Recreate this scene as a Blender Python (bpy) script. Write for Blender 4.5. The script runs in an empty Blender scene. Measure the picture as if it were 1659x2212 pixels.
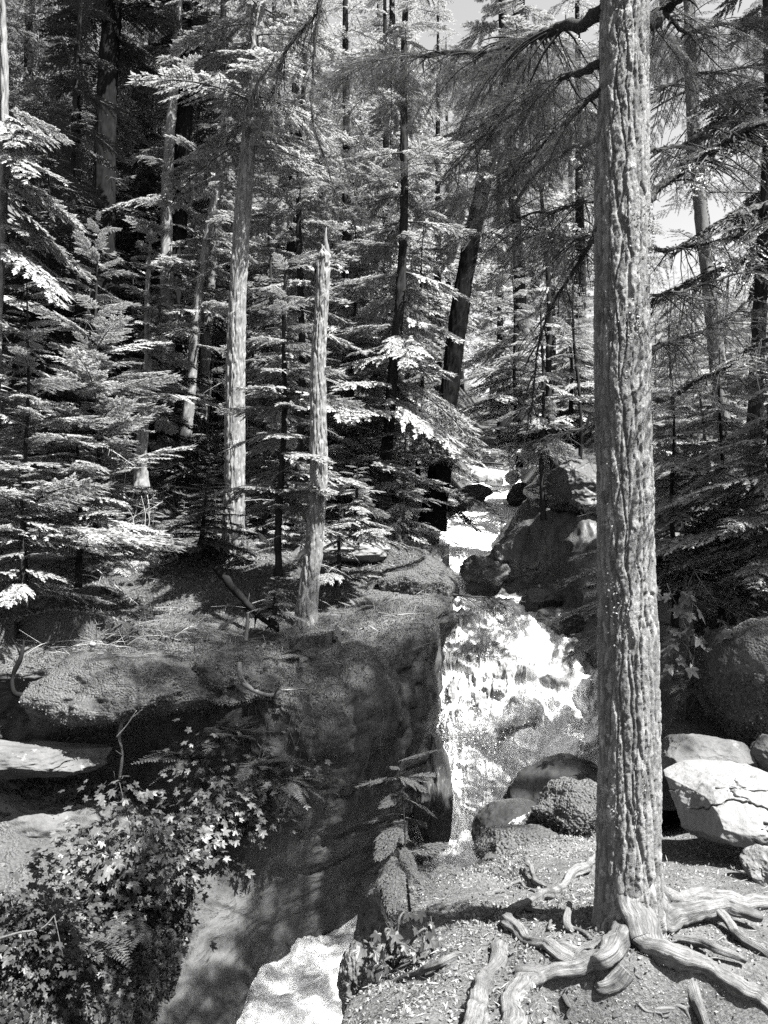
import bpy, math, random
import numpy as np
from mathutils import Vector, Matrix, Euler

PI = math.pi
SC = bpy.context.scene
COL = SC.collection
RNG = np.random.default_rng(7)
random.seed(7)

# ------------------------------------------------------------------ camera
Q = math.radians(4.0)            # the camera looks slightly up the gorge
FP = 1703.0                      # focal length in pixels of a 1659 x 2212 frame
CQ, SQ = math.cos(Q), math.sin(Q)
cam_d = bpy.data.cameras.new('camera')
cam_d.sensor_fit = 'VERTICAL'
cam_d.sensor_height = 36.0
cam_d.lens = 36.0 * FP / 2212.0
cam_d.clip_start = 0.05
cam_d.clip_end = 2000
cam = bpy.data.objects.new('camera', cam_d)
COL.objects.link(cam)
cam.location = (0, 0, 0)
cam.rotation_euler = (PI / 2 + Q, 0, 0)
SC.camera = cam

# ------------------------------------------------------------------ light
SUN_AZ = math.radians(128.0)     # clockwise from +Y: from behind the camera, to the right
SUN_EL = math.radians(58.0)
w = bpy.data.worlds.new('World')
SC.world = w
w.use_nodes = True
nt = w.node_tree
nt.nodes.clear()
sky = nt.nodes.new('ShaderNodeTexSky')
sky.sky_type = 'NISHITA'
sky.sun_disc = False
sky.sun_elevation = SUN_EL
sky.sun_rotation = SUN_AZ
bw = nt.nodes.new('ShaderNodeRGBToBW')
bg = nt.nodes.new('ShaderNodeBackground')
bg.inputs['Strength'].default_value = 0.068
wo = nt.nodes.new('ShaderNodeOutputWorld')
nt.links.new(sky.outputs[0], bw.inputs[0])
nt.links.new(bw.outputs[0], bg.inputs['Color'])
nt.links.new(bg.outputs[0], wo.inputs['Surface'])
sun_d = bpy.data.lights.new('sun', 'SUN')
sun_d.energy = 5.0
sun_d.angle = math.radians(0.5)
sun_d.color = (1.0, 0.995, 0.985)
sun = bpy.data.objects.new('sun', sun_d)
COL.objects.link(sun)
SUNV = Vector((math.cos(SUN_EL) * math.sin(SUN_AZ), math.cos(SUN_EL) * math.cos(SUN_AZ), math.sin(SUN_EL)))
sun.rotation_euler = (-SUNV).to_track_quat('-Z', 'Y').to_euler()
SC.view_settings.view_transform = 'Standard'
SC.view_settings.look = 'None'
SC.view_settings.exposure = 2.6
SC.view_settings.gamma = 1.0
SC.view_settings.use_curve_mapping = False
SC.cycles.max_bounces = 6
SC.cycles.diffuse_bounces = 4
SC.cycles.glossy_bounces = 2
SC.cycles.transmission_bounces = 3
SC.cycles.volume_bounces = 1
SC.cycles.transparent_max_bounces = 6
SC.cycles.caustics_reflective = False
SC.cycles.caustics_refractive = False
SC.cycles.sample_clamp_indirect = 4.0
SC.cycles.use_denoising = False

# ------------------------------------------------------------------ pixel -> place
def ray(px, py):
    u = (px - 829.5) / FP
    v = (1106.0 - py) / FP
    return np.array([u, CQ - v * SQ, SQ + v * CQ])
def P(px, py, Y):
    d = ray(px, py)
    return d * (Y / d[1])
def Pz(px, py, z):
    d = ray(px, py)
    return d * (z / d[2])
def px_of(p):
    f = p[1] * CQ + p[2] * SQ
    up = -p[1] * SQ + p[2] * CQ
    return 829.5 + FP * p[0] / f, 1106 - FP * up / f

# ------------------------------------------------------------------ noise
def _hash(ix, iy, iz, s):
    h = (ix.astype(np.uint32) * np.uint32(374761393) + iy.astype(np.uint32) * np.uint32(668265263)
         + iz.astype(np.uint32) * np.uint32(2147483647) + np.uint32((s * 1274126177) & 0xffffffff))
    h = (h ^ (h >> np.uint32(13))) * np.uint32(1274126177)
    h = (h ^ (h >> np.uint32(16))) * np.uint32(2246822519)
    h = h ^ (h >> np.uint32(15))
    return h.astype(np.float64) / 4294967295.0
def vnoise(p, s=0):
    i = np.floor(p).astype(np.int64)
    f = p - i
    f = f * f * f * (f * (f * 6 - 15) + 10)
    out = 0
    for dx in (0, 1):
        wx = f[:, 0] if dx else 1 - f[:, 0]
        for dy in (0, 1):
            wy = f[:, 1] if dy else 1 - f[:, 1]
            for dz in (0, 1):
                wz = f[:, 2] if dz else 1 - f[:, 2]
                out = out + wx * wy * wz * _hash(i[:, 0] + dx, i[:, 1] + dy, i[:, 2] + dz, s)
    return out * 2 - 1
def fbm(p, freq=1.0, octv=4, s=0, gain=0.5):
    p = np.asarray(p, float) * freq
    a, out = 1.0, 0
    for o in range(octv):
        out = out + a * vnoise(p + 17.3 * o, s + o)
        p = p * 2.03
        a *= gain
    return out
def ridged(p, freq=1.0, octv=4, s=0):
    p = np.asarray(p, float) * freq
    a, out = 1.0, 0
    for o in range(octv):
        out = out + a * (1 - 2 * np.abs(vnoise(p + 11.1 * o, s + o)))
        p = p * 2.03
        a *= 0.5
    return out
def worley(p, freq=1.0, s=0):
    p = np.asarray(p, float) * freq
    i = np.floor(p).astype(np.int64)
    f1 = np.full(len(p), 9.0)
    f2 = np.full(len(p), 9.0)
    idv = np.zeros(len(p))
    for dx in (-1, 0, 1):
        for dy in (-1, 0, 1):
            for dz in (-1, 0, 1):
                a, b, c = i[:, 0] + dx, i[:, 1] + dy, i[:, 2] + dz
                d = np.sqrt((a + _hash(a, b, c, s) - p[:, 0]) ** 2 + (b + _hash(a, b, c, s + 1) - p[:, 1]) ** 2
                            + (c + _hash(a, b, c, s + 2) - p[:, 2]) ** 2)
                near = d < f1
                f2 = np.where(near, f1, np.minimum(f2, d))
                idv = np.where(near, _hash(a, b, c, s + 5), idv)
                f1 = np.minimum(f1, d)
    return f1, f2, idv
def sstep(a, b, x):
    t = np.clip((x - a) / (b - a), 0, 1)
    return t * t * (3 - 2 * t)

# ------------------------------------------------------------------ materials
MATS = {}
class NT:
    def __init__(s, name):
        m = bpy.data.materials.new(name)
        m.use_nodes = True
        s.m, s.t = m, m.node_tree
        s.t.nodes.clear()
        s.out = s.n('ShaderNodeOutputMaterial')
        MATS[name] = m
    def n(s, typ, **kw):
        nd = s.t.nodes.new(typ)
        for k, v in kw.items():
            setattr(nd, k, v)
        return nd
    def l(s, a, b):
        s.t.links.new(a, b)
    def noise(s, vec, scale, detail=5, rough=0.6, dist=0.0):
        nd = s.n('ShaderNodeTexNoise')
        nd.inputs['Scale'].default_value = scale
        nd.inputs['Detail'].default_value = detail
        nd.inputs['Roughness'].default_value = rough
        nd.inputs['Distortion'].default_value = dist
        s.l(vec, nd.inputs['Vector'])
        return nd.outputs['Fac']
    def voro(s, vec, scale, feature='F1', rnd=1.0):
        nd = s.n('ShaderNodeTexVoronoi', feature=feature)
        nd.inputs['Scale'].default_value = scale
        nd.inputs['Randomness'].default_value = rnd
        s.l(vec, nd.inputs['Vector'])
        return nd.outputs['Distance']
    def ramp(s, fac, stops):
        r = s.n('ShaderNodeValToRGB')
        e = r.color_ramp.elements
        while len(e) < len(stops):
            e.new(0.5)
        for el, (p, v) in zip(e, stops):
            el.position = p
            el.color = (v, v, v, 1)
        s.l(fac, r.inputs['Fac'])
        return r.outputs['Color']
    def mathn(s, op, a, b=None, clamp=False):
        nd = s.n('ShaderNodeMath', operation=op, use_clamp=clamp)
        for i, x in enumerate((a, b)):
            if x is None:
                continue
            if isinstance(x, (int, float)):
                nd.inputs[i].default_value = x
            else:
                s.l(x, nd.inputs[i])
        return nd.outputs[0]
    def mix(s, fac, a, b):
        nd = s.n('ShaderNodeMix', data_type='RGBA')
        for sock, x in ((nd.inputs[0], fac), (nd.inputs[6], a), (nd.inputs[7], b)):
            if isinstance(x, (int, float)):
                sock.default_value = x if sock == nd.inputs[0] else (x, x, x, 1)
            else:
                s.l(x, sock)
        return nd.outputs[2]
    def scaled(s, vec, sc):
        nd = s.n('ShaderNodeMapping')
        nd.inputs['Scale'].default_value = sc
        s.l(vec, nd.inputs['Vector'])
        return nd.outputs[0]
    def bump(s, h, strength, dist, nrm=None):
        b = s.n('ShaderNodeBump')
        b.inputs['Strength'].default_value = strength
        b.inputs['Distance'].default_value = dist
        s.l(h, b.inputs['Height'])
        if nrm is not None:
            s.l(nrm, b.inputs['Normal'])
        return b.outputs[0]
    def principled(s, color, rough=0.8, nrm=None, spec=0.3):
        p = s.n('ShaderNodeBsdfPrincipled')
        if isinstance(color, (int, float)):
            p.inputs['Base Color'].default_value = (color, color, color, 1)
        else:
            s.l(color, p.inputs['Base Color'])
        if isinstance(rough, (int, float)):
            p.inputs['Roughness'].default_value = rough
        else:
            s.l(rough, p.inputs['Roughness'])
        p.inputs['Specular IOR Level'].default_value = spec
        if nrm is not None:
            s.l(nrm, p.inputs['Normal'])
        s.l(p.outputs[0], s.out.inputs['Surface'])
        return p

def mat_bark(name, lo, hi, lichen=0.0, lich_v=0.5, zs=0.25, sc=14, flakes=False):
    t = NT(name)
    tc = t.n('ShaderNodeTexCoord').outputs['Object']
    sv = t.scaled(tc, (1, 1, zs))
    n1 = t.noise(sv, sc, 6, 0.65, 0.4)
    n2 = t.noise(tc, sc * 6, 4, 0.7)
    c = t.ramp(n1, [(0.33, lo), (0.5, (lo + hi) / 2), (0.66, hi)])
    c = t.mix(0.35, c, t.ramp(n2, [(0.3, lo), (0.7, hi)]))
    if flakes:
        tn = t.n('ShaderNodeAttribute', attribute_name='tone').outputs['Fac']
        c = t.mix(0.6, c, t.ramp(tn, [(0.1, lo * 0.8), (0.55, (lo + hi) * 0.5), (0.95, hi * 1.15)]))
    if lichen > 0:
        lf = t.noise(tc, 9, 7, 0.75)
        c = t.mix(t.ramp(lf, [(0.62 - lichen, 0), (0.68 - lichen, 0.85)]), c, lich_v)
    h = t.mathn('ADD', n1, t.mathn('MULTIPLY', n2, 0.5))
    t.principled(c, 0.9, t.bump(h, 0.7, 0.012), 0.15 if hi > 0.1 else 0.03)

def mat_root(name, lo, hi):
    """weathered root: grain runs along it"""
    t = NT(name)
    gv = t.n('ShaderNodeAttribute', attribute_name='grain').outputs['Vector']
    pos = t.n('ShaderNodeNewGeometry').outputs['Position']
    n1 = t.noise(gv, 2.2, 7, 0.7, 0.5)
    n2 = t.noise(pos, 30, 5, 0.7)
    n3 = t.noise(pos, 6, 4, 0.6)
    c = t.ramp(n1, [(0.36, lo), (0.5, (lo + hi) * 0.5), (0.66, hi)])
    c = t.mix(0.3, c, t.ramp(n2, [(0.35, lo), (0.65, hi)]))
    c = t.mix(t.ramp(n3, [(0.36, 0.75), (0.52, 0)]), c, lo)
    t.principled(c, 0.85, t.bump(t.mathn('ADD', n1, t.mathn('MULTIPLY', n2, 0.4)), 0.9, 0.012), 0.2)

def mat_rock(name, lo, hi, sc=3.0, rough=0.75, moss=None, moss_n=(0.35, 0.65), cracks=0.0, bump=0.5, spec=0.3, strata=None, spots=None):
    """grey rock; moss = (lo, hi) of a moss cover that grows on surfaces that face up."""
    t = NT(name)
    geo = t.n('ShaderNodeNewGeometry')
    pos = geo.outputs['Position']
    n1 = t.noise(pos, sc, 8, 0.62, 0.3)
    n2 = t.noise(pos, sc * 9, 6, 0.7)
    m = (lo + hi) / 2
    c = t.ramp(n1, [(0.3, lo), (0.5, m), (0.7, hi)])
    c = t.mix(0.3, c, t.ramp(n2, [(0.3, lo * 0.8), (0.7, hi)]))
    h = t.mathn('ADD', n1, t.mathn('MULTIPLY', n2, 0.35))
    if strata:
        sv = t.scaled(pos, strata[0])
        s1 = t.noise(sv, strata[1], 6, 0.6, 0.1)
        c = t.mix(0.5, c, t.ramp(s1, [(0.35, lo * 0.7), (0.6, hi)]))
        h = t.mathn('ADD', h, t.mathn('MULTIPLY', s1, 1.2))
    if spots:
        sp = t.noise(pos, 7, 8, 0.75)
        c = t.mix(t.ramp(sp, [(0.60, 0), (0.66, 0.8)]), c, spots)
    if cracks > 0:
        dv = t.n('ShaderNodeVectorMath', operation='ADD')
        nn = t.n('ShaderNodeTexNoise')
        nn.inputs['Scale'].default_value = 2.2
        t.l(pos, nn.inputs['Vector'])
        t.l(pos, dv.inputs[0])
        t.l(nn.outputs['Color'], dv.inputs[1])
        v = t.voro(dv.outputs[0], cracks, 'DISTANCE_TO_EDGE')
        k = t.ramp(v, [(0.0, 0), (0.018, 1)])
        msk = t.ramp(t.noise(pos, 1.7, 3), [(0.42, 1), (0.55, 0)])
        kk = t.mathn('MAXIMUM', k, msk)
        c = t.mix(kk, lo * 0.25, c)
        h = t.mathn('ADD', h, t.mathn('MULTIPLY', kk, 0.5))
    r = rough
    if moss:
        sx = t.n('ShaderNodeSeparateXYZ')
        t.l(geo.outputs['Normal'], sx.inputs[0])
        mn = t.noise(pos, 2.2, 6, 0.65)
        up = t.mathn('ADD', sx.outputs['Z'], t.mathn('MULTIPLY', t.mathn('SUBTRACT', mn, 0.5), 1.6))
        mf = t.ramp(up, [(moss_n[0], 0), (moss_n[1], 1)])
        m1 = t.noise(pos, 34, 4, 0.7)
        m0 = t.noise(pos, 1.3, 4, 0.6)
        mv = t.voro(pos, 48)
        mc = t.ramp(m1, [(0.3, moss[0]), (0.68, moss[1])])
        mc = t.mix(t.ramp(m0, [(0.4, 0.45), (0.62, 0)]), mc, moss[0] * 0.8)
        c = t.mix(mf, c, mc)
        mh = t.mathn('MULTIPLY', t.mathn('SUBTRACT', m1, mv), 1.6)
        h = t.mathn('ADD', h, t.mathn('MULTIPLY', mh, mf))
        r = t.mix(mf, rough, 0.95)
    t.principled(c, r, t.bump(h, bump, 0.05), spec)

def mat_leaf(name, lo, hi, trans=0.4, gloss=0.06):
    t = NT(name)
    geo = t.n('ShaderNodeNewGeometry')
    oi = t.n('ShaderNodeObjectInfo')
    r = t.mathn('ADD', t.mathn('MULTIPLY', geo.outputs['Random Per Island'], 0.65), t.mathn('MULTIPLY', oi.outputs['Random'], 0.35))
    c = t.ramp(r, [(0.1, lo), (0.9, hi)])
    d = t.n('ShaderNodeBsdfDiffuse')
    tr = t.n('ShaderNodeBsdfTranslucent')
    t.l(c, d.inputs['Color'])
    t.l(c, tr.inputs['Color'])
    mx = t.n('ShaderNodeMixShader')
    mx.inputs[0].default_value = trans
    t.l(d.outputs[0], mx.inputs[1])
    t.l(tr.outputs[0], mx.inputs[2])
    g = t.n('ShaderNodeBsdfGlossy')
    g.inputs['Roughness'].default_value = 0.45
    g.inputs['Color'].default_value = (0.8, 0.8, 0.8, 1)
    m2 = t.n('ShaderNodeMixShader')
    m2.inputs[0].default_value = gloss
    t.l(mx.outputs[0], m2.inputs[1])
    t.l(g.outputs[0], m2.inputs[2])
    t.l(m2.outputs[0], t.out.inputs['Surface'])

def mat_soil(name, lo, hi, fleck, sc=5):
    t = NT(name)
    pos = t.n('ShaderNodeNewGeometry').outputs['Position']
    n1 = t.noise(pos, sc, 7, 0.65)
    n2 = t.noise(pos, sc * 14, 5, 0.7)
    c = t.ramp(n1, [(0.32, lo), (0.68, hi)])
    c = t.mix(0.5, c, t.ramp(n2, [(0.35, lo * 0.6), (0.65, hi * 1.2)]))
    v = t.voro(pos, 60)
    fm = t.mathn('MULTIPLY', t.ramp(v, [(0.16, 1), (0.24, 0)]), t.ramp(t.noise(pos, 3.1, 4), [(0.45, 0), (0.6, 1)]))
    c = t.mix(fm, c, fleck)
    h = t.mathn('ADD', t.mathn('MULTIPLY', n1, 0.8), t.mathn('ADD', n2, t.mathn('MULTIPLY', fm, 0.4)))
    t.principled(c, 0.95, t.bump(h, 0.8, 0.03), 0.1)

def mat_foam(name, lo, hi, stretch=(1, 1, 1), sc=3.0, thr=(0.36, 0.6), bumpd=0.06, fine=7, thin=False, fw=0.25):
    t = NT(name)
    pos = t.n('ShaderNodeNewGeometry').outputs['Position']
    sv = t.scaled(pos, stretch)
    n1 = t.noise(sv, sc, 8, 0.62, 0.8)
    n2 = t.noise(sv, sc * fine, 6, 0.7, 0.5)
    f = t.mathn('ADD', t.mathn('MULTIPLY', n1, 1 - fw), t.mathn('MULTIPLY', n2, fw))
    c = t.ramp(f, [(thr[0], lo), ((thr[0] + thr[1]) / 2, (lo + hi) / 2 + 0.05), (thr[1], hi)])
    rg = t.ramp(f, [(thr[0], 0.15), (thr[1], 0.6)])
    if thin:
        # where the water runs thin over rock the dark stone shows between torn streaks of foam
        at = t.n('ShaderNodeAttribute', attribute_name='thin').outputs['Fac']
        n3 = t.noise(t.scaled(pos, (1.5, 0.7, 0.40)), 4.2, 8, 0.72, 0.9)
        sk = t.n('ShaderNodeAttribute', attribute_name='strand').outputs['Fac']
        c = t.mix(t.ramp(sk, [(0.30, 0.4), (0.62, 0)]), c, lo)
        k = t.mathn('ADD', at, t.mathn('MULTIPLY', t.mathn('SUBTRACT', n3, 0.5), 1.9))
        c = t.mix(t.ramp(k, [(0.16, 0), (0.50, 0.72), (0.85, 0.96)]), c, t.ramp(n3, [(0.35, 0.035), (0.7, 0.16)]))
    p = t.principled(c, rg, t.bump(t.mathn('ADD', n1, t.mathn('MULTIPLY', n2, 0.4)), 0.5, bumpd), 0.4)

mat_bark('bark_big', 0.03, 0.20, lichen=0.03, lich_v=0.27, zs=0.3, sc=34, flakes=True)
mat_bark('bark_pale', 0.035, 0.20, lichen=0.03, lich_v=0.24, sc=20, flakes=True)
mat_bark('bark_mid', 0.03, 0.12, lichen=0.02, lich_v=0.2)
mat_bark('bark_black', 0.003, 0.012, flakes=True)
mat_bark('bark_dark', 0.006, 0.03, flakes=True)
mat_bark('bark_limb', 0.01, 0.05, lichen=-0.02, lich_v=0.14, zs=1.0, sc=30)
mat_root('root_wood', 0.03, 0.19)
mat_bark('dead_wood', 0.12, 0.30, zs=1.0, sc=20)
mat_bark('twig_wood', 0.03, 0.10, zs=1.0, sc=30)
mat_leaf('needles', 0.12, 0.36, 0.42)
mat_leaf('needles_dark', 0.08, 0.24, 0.40)  # needles with deep forest shade put into the colour
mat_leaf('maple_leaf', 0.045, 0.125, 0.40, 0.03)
mat_leaf('darkened_leaf', 0.015, 0.055, 0.35, 0.02)  # leaf colour darkened to stand for shade at the lower left
mat_leaf('fern_leaf', 0.05, 0.14, 0.40, 0.03)
mat_leaf('moss_leaf', 0.05, 0.17, 0.30, 0.0)
mat_leaf('needles_shade', 0.04, 0.13, 0.35)  # shade on the high limbs put into the needle colour
mat_leaf('litter_leaf', 0.04, 0.20, 0.10, 0.03)
mat_rock('rock_cliff', 0.012, 0.06, 2.6, 0.7, moss=(0.03, 0.13), moss_n=(0.40, 0.75), spots=0.10, bump=0.7)
mat_rock('rock_wall', 0.015, 0.065, 2.0, 0.5, moss=(0.03, 0.10), moss_n=(0.5, 0.85))
mat_rock('rock_wet', 0.012, 0.045, 2.0, 0.28, spec=0.5)
mat_rock('rock_carved', 0.02, 0.075, 4.0, 0.55, strata=((1.2, 0.5, 3.4), 5.0), bump=0.8)
mat_rock('rock_pale', 0.075, 0.17, 2.6, 0.8, spots=0.2, bump=0.6)
mat_rock('rock_grey', 0.035, 0.10, 3.6, 0.85, spots=0.16, bump=0.7)
mat_rock('rock_moss', 0.03, 0.10, 3.0, 0.85, moss=(0.03, 0.13), moss_n=(-0.15, 0.35), bump=0.8)
mat_rock('forest_moss', 0.02, 0.07, 3.0, 0.95, moss=(0.025, 0.10), moss_n=(0.1, 0.7), bump=0.8)
t_ = NT('drops'); t_.principled(0.9, 0.4)
mat_soil('soil', 0.035, 0.13, 0.28)
mat_foam('foam_pool', 0.22, 0.94, (1, 1, 1), 1.7, (0.38, 0.56), 0.14)
mat_foam('foam_fall', 0.60, 0.96, (1, 1, 0.5), 2.2, (0.38, 0.56), 0.12, thin=True, fw=0.15)
mat_foam('foam_upper', 0.40, 0.90, (0.9, 0.5, 1), 2.0, (0.32, 0.52), 0.05)

# ------------------------------------------------------------------ mesh helpers
class Buf:
    """collects triangles / quads with a material slot each"""
    def __init__(s):
        s.v, s.q, s.t, s.qm, s.tm, s.k = [], [], [], [], [], 0
    def add(s, v, quads=None, tris=None, mi=0):
        v = np.asarray(v, float).reshape(-1, 3)
        if quads is not None and len(quads):
            q = np.asarray(quads, int).reshape(-1, 4) + s.k
            s.q.append(q); s.qm.append(np.full(len(q), mi))
        if tris is not None and len(tris):
            t = np.asarray(tris, int).reshape(-1, 3) + s.k
            s.t.append(t); s.tm.append(np.full(len(t), mi))
        s.v.append(v)
        s.k += len(v)
    def arrays(s):
        v = np.concatenate(s.v) if s.v else np.zeros((0, 3))
        q = np.concatenate(s.q) if s.q else np.zeros((0, 4), int)
        t = np.concatenate(s.t) if s.t else np.zeros((0, 3), int)
        qm = np.concatenate(s.qm) if s.qm else np.zeros(0, int)
        tm = np.concatenate(s.tm) if s.tm else np.zeros(0, int)
        return v, q, t, qm, tm
    def mesh(s, name, mats, smooth=True):
        v, q, t, qm, tm = s.arrays()
        me = bpy.data.meshes.new(name)
        nq, ntt = len(q), len(t)
        me.vertices.add(len(v))
        me.vertices.foreach_set('co', v.astype(np.float32).ravel())
        me.loops.add(nq * 4 + ntt * 3)
        me.loops.foreach_set('vertex_index', np.concatenate([q.ravel(), t.ravel()]).astype(np.int32))
        me.polygons.add(nq + ntt)
        st = np.concatenate([np.arange(nq) * 4, nq * 4 + np.arange(ntt) * 3]).astype(np.int32)
        me.polygons.foreach_set('loop_start', st)
        me.polygons.foreach_set('material_index', np.concatenate([qm, tm]).astype(np.int32))
        me.polygons.foreach_set('use_smooth', np.full(nq + ntt, smooth))
        for m in mats:
            me.materials.append(MATS[m])
        me.update(calc_edges=True)
        return me
def link(name, me, parent=None, loc=None, rot=None, scale=None, kind=None):
    o = bpy.data.objects.new(name, me)
    COL.objects.link(o)
    if parent is not None:
        o.parent = parent
    if loc is not None:
        o.location = loc
    if rot is not None:
        o.rotation_euler = rot
    if scale is not None:
        o.scale = scale if hasattr(scale, '__len__') else (scale,) * 3
    if kind:
        o['kind'] = kind
    return o
def tag(o, label, cat, group=None):
    o['label'] = label
    o['category'] = cat
    if group:
        o['group'] = group
    return o
def thing(name, label, cat, loc, group=None):
    o = link(name, None, loc=loc)
    o.empty_display_size = 0.1
    return tag(o, label, cat, group)
def structure(o, label=None):
    o['kind'] = 'structure'
    if label:
        o['label'] = label
    return o

def crom(pts, n):
    """Catmull-Rom through pts (k, d), n samples"""
    p = np.asarray(pts, float)
    k = len(p)
    if k == 2:
        s = np.linspace(0, 1, n)[:, None]
        return p[0] * (1 - s) + p[1] * s
    e = np.vstack([2 * p[0] - p[1], p, 2 * p[-1] - p[-2]])
    s = np.linspace(0, k - 1 - 1e-9, n)
    i = s.astype(int)
    t = (s - i)[:, None]
    a, b, c, d = e[i], e[i + 1], e[i + 2], e[i + 3]
    return 0.5 * (2 * b + (c - a) * t + (2 * a - 5 * b + 4 * c - d) * t ** 2 + (3 * b - a - 3 * c + d) * t ** 3)
def grid_faces(nr, nc, wrap=False):
    r = np.arange(nr - 1)[:, None]
    c = np.arange(nc if wrap else nc - 1)[None]
    c2 = (c + 1) % nc
    return np.stack([r * nc + c, r * nc + c2, (r + 1) * nc + c2, (r + 1) * nc + c], -1).reshape(-1, 4)
def grid_normals(g):
    du = np.gradient(g, axis=0)
    dv = np.gradient(g, axis=1)
    n = np.cross(du, dv)
    return n / (np.linalg.norm(n, axis=2, keepdims=True) + 1e-12)
def loft(rows, nr, nc):
    a = np.array([crom(r, nc) for r in rows])            # rows x nc x 3
    return np.stack([crom(a[:, j], nr) for j in range(nc)], 1)
def frames(pts):
    d = np.gradient(pts, axis=0)
    d /= np.linalg.norm(d, axis=1, keepdims=True) + 1e-12
    ref = np.array([0, 0, 1.0]) if abs(d[0][2]) < 0.8 else np.array([1.0, 0, 0])
    a = np.cross(ref, d[0]); a /= np.linalg.norm(a)
    A = [a]
    for i in range(1, len(pts)):
        a = A[-1] - d[i] * np.dot(A[-1], d[i])
        a /= np.linalg.norm(a) + 1e-12
        A.append(a)
    A = np.array(A)
    return d, A, np.cross(d, A)
def tube(buf, pts, rad, sides=6, mi=0, rough=0.0, seed=0, cap=True, freq=6.0, disp=None):
    pts = np.asarray(pts, float)
    n = len(pts)
    rad = np.asarray(rad, float)
    if rad.ndim == 0:
        rad = np.full(n, float(rad))
    d, A, B = frames(pts)
    ang = np.linspace(0, 2 * PI, sides, endpoint=False)
    dirs = A[:, None] * np.cos(ang)[None, :, None] + B[:, None] * np.sin(ang)[None, :, None]
    g = pts[:, None] + dirs * rad[:, None, None]
    if rough:
        nz = fbm(g.reshape(-1, 3), freq, 3, seed).reshape(n, sides)
        g = g + dirs * (nz * rough * rad[:, None])[..., None]
    if disp is not None:
        g = g + dirs * disp(g.reshape(-1, 3)).reshape(n, sides)[..., None]
    v = g.reshape(-1, 3)
    q = grid_faces(n, sides, True)
    k = len(v)
    tr = []
    if cap:
        v = np.vstack([v, pts[0], pts[-1]])
        for j in range(sides):
            tr.append((k, (j + 1) % sides, j))
            tr.append((k + 1, (n - 1) * sides + j, (n - 1) * sides + (j + 1) % sides))
    buf.add(v, q, tr, mi)

def leaf_quads(base, dirv, length, width, nrm):
    """diamond leaves: arrays (n,3) -> verts, quads"""
    w_ = np.cross(dirv, nrm)
    w_ /= np.linalg.norm(w_, axis=1, keepdims=True) + 1e-9
    m = base + dirv * (length * 0.45)[:, None]
    v = np.stack([base, m + w_ * (width / 2)[:, None], base + dirv * length[:, None], m - w_ * (width / 2)[:, None]], 1)
    n = len(base)
    return v.reshape(-1, 3), np.arange(n * 4).reshape(n, 4)
def unit(v):
    return v / (np.linalg.norm(v, axis=-1, keepdims=True) + 1e-9)
def ico(sub):
    """unit sphere from a subdivided cube"""
    n = sub
    fs, vs, k = [], [], 0
    lin = np.tan(np.linspace(-PI / 4, PI / 4, n))
    for ax in range(3):
        for sg in (-1, 1):
            a, b = np.meshgrid(lin, lin, indexing='ij')
            c = np.full_like(a, sg)
            o = [None] * 3
            o[ax], o[(ax + 1) % 3], o[(ax + 2) % 3] = c, a, b
            g = np.stack(o, -1).reshape(-1, 3)
            f = grid_faces(n, n)
            if sg > 0:
                f = f
            else:
                f = f[:, ::-1]
            vs.append(g); fs.append(f + k); k += n * n
    v = np.concatenate(vs)
    v /= np.linalg.norm(v, axis=1, keepdims=True)
    # weld the seams
    key = np.round(v * 1e5).astype(np.int64)
    _, idx, inv = np.unique(key, axis=0, return_index=True, return_inverse=True)
    return v[idx], inv.ravel()[np.concatenate(fs)]
ICO = {n: ico(n) for n in (10, 22, 40, 64, 130)}
def rock_mesh(name, size, mats, seed, sub=40, rough=0.16, facets=7, freq=1.3, fine=0.025, rot=0.0, grooves=0, under=None, hard=False):
    v, f = ICO[sub]
    rg = np.random.default_rng(seed)
    v = v.copy()
    for _ in range(facets):
        n = rg.normal(size=3); n /= np.linalg.norm(n)
        d = rg.uniform(0.55, 0.82) if hard else rg.uniform(0.62, 0.9)
        e = np.maximum(v @ n - d, 0)
        v -= n * (e * (0.97 if hard else 0.85))[:, None]
    nn = v / np.linalg.norm(v, axis=1, keepdims=True)
    v = v + nn * (fbm(v, freq, 5, seed) * rough + ridged(v, freq * 3, 3, seed + 9) * fine)[:, None]
    if under is not None:
        v[:, 2] = np.where(v[:, 2] < under, under + (v[:, 2] - under) * 0.25, v[:, 2])
    for k in range(grooves):
        n = rg.normal(size=3) * np.array([1, 0.6, 0.8]); n /= np.linalg.norm(n)
        dist = v @ n - rg.uniform(-0.5, 0.5) + 0.16 * fbm(v, 2.3, 4, seed + 30 + k)
        live = sstep(0.0, 0.35, fbm(v, 1.7, 2, seed + 60 + k))
        v = v - nn * (0.075 * live * np.exp(-(dist / 0.016) ** 2) + 0.02 * live * sstep(0, 0.05, dist) * sstep(0.5, 0, dist))[:, None]
    v = v * np.asarray(size)
    c, s = math.cos(rot), math.sin(rot)
    v = np.stack([v[:, 0] * c - v[:, 1] * s, v[:, 0] * s + v[:, 1] * c, v[:, 2]], 1)
    b = Buf()
    b.add(v, f)
    return b.mesh(name, mats)
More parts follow.
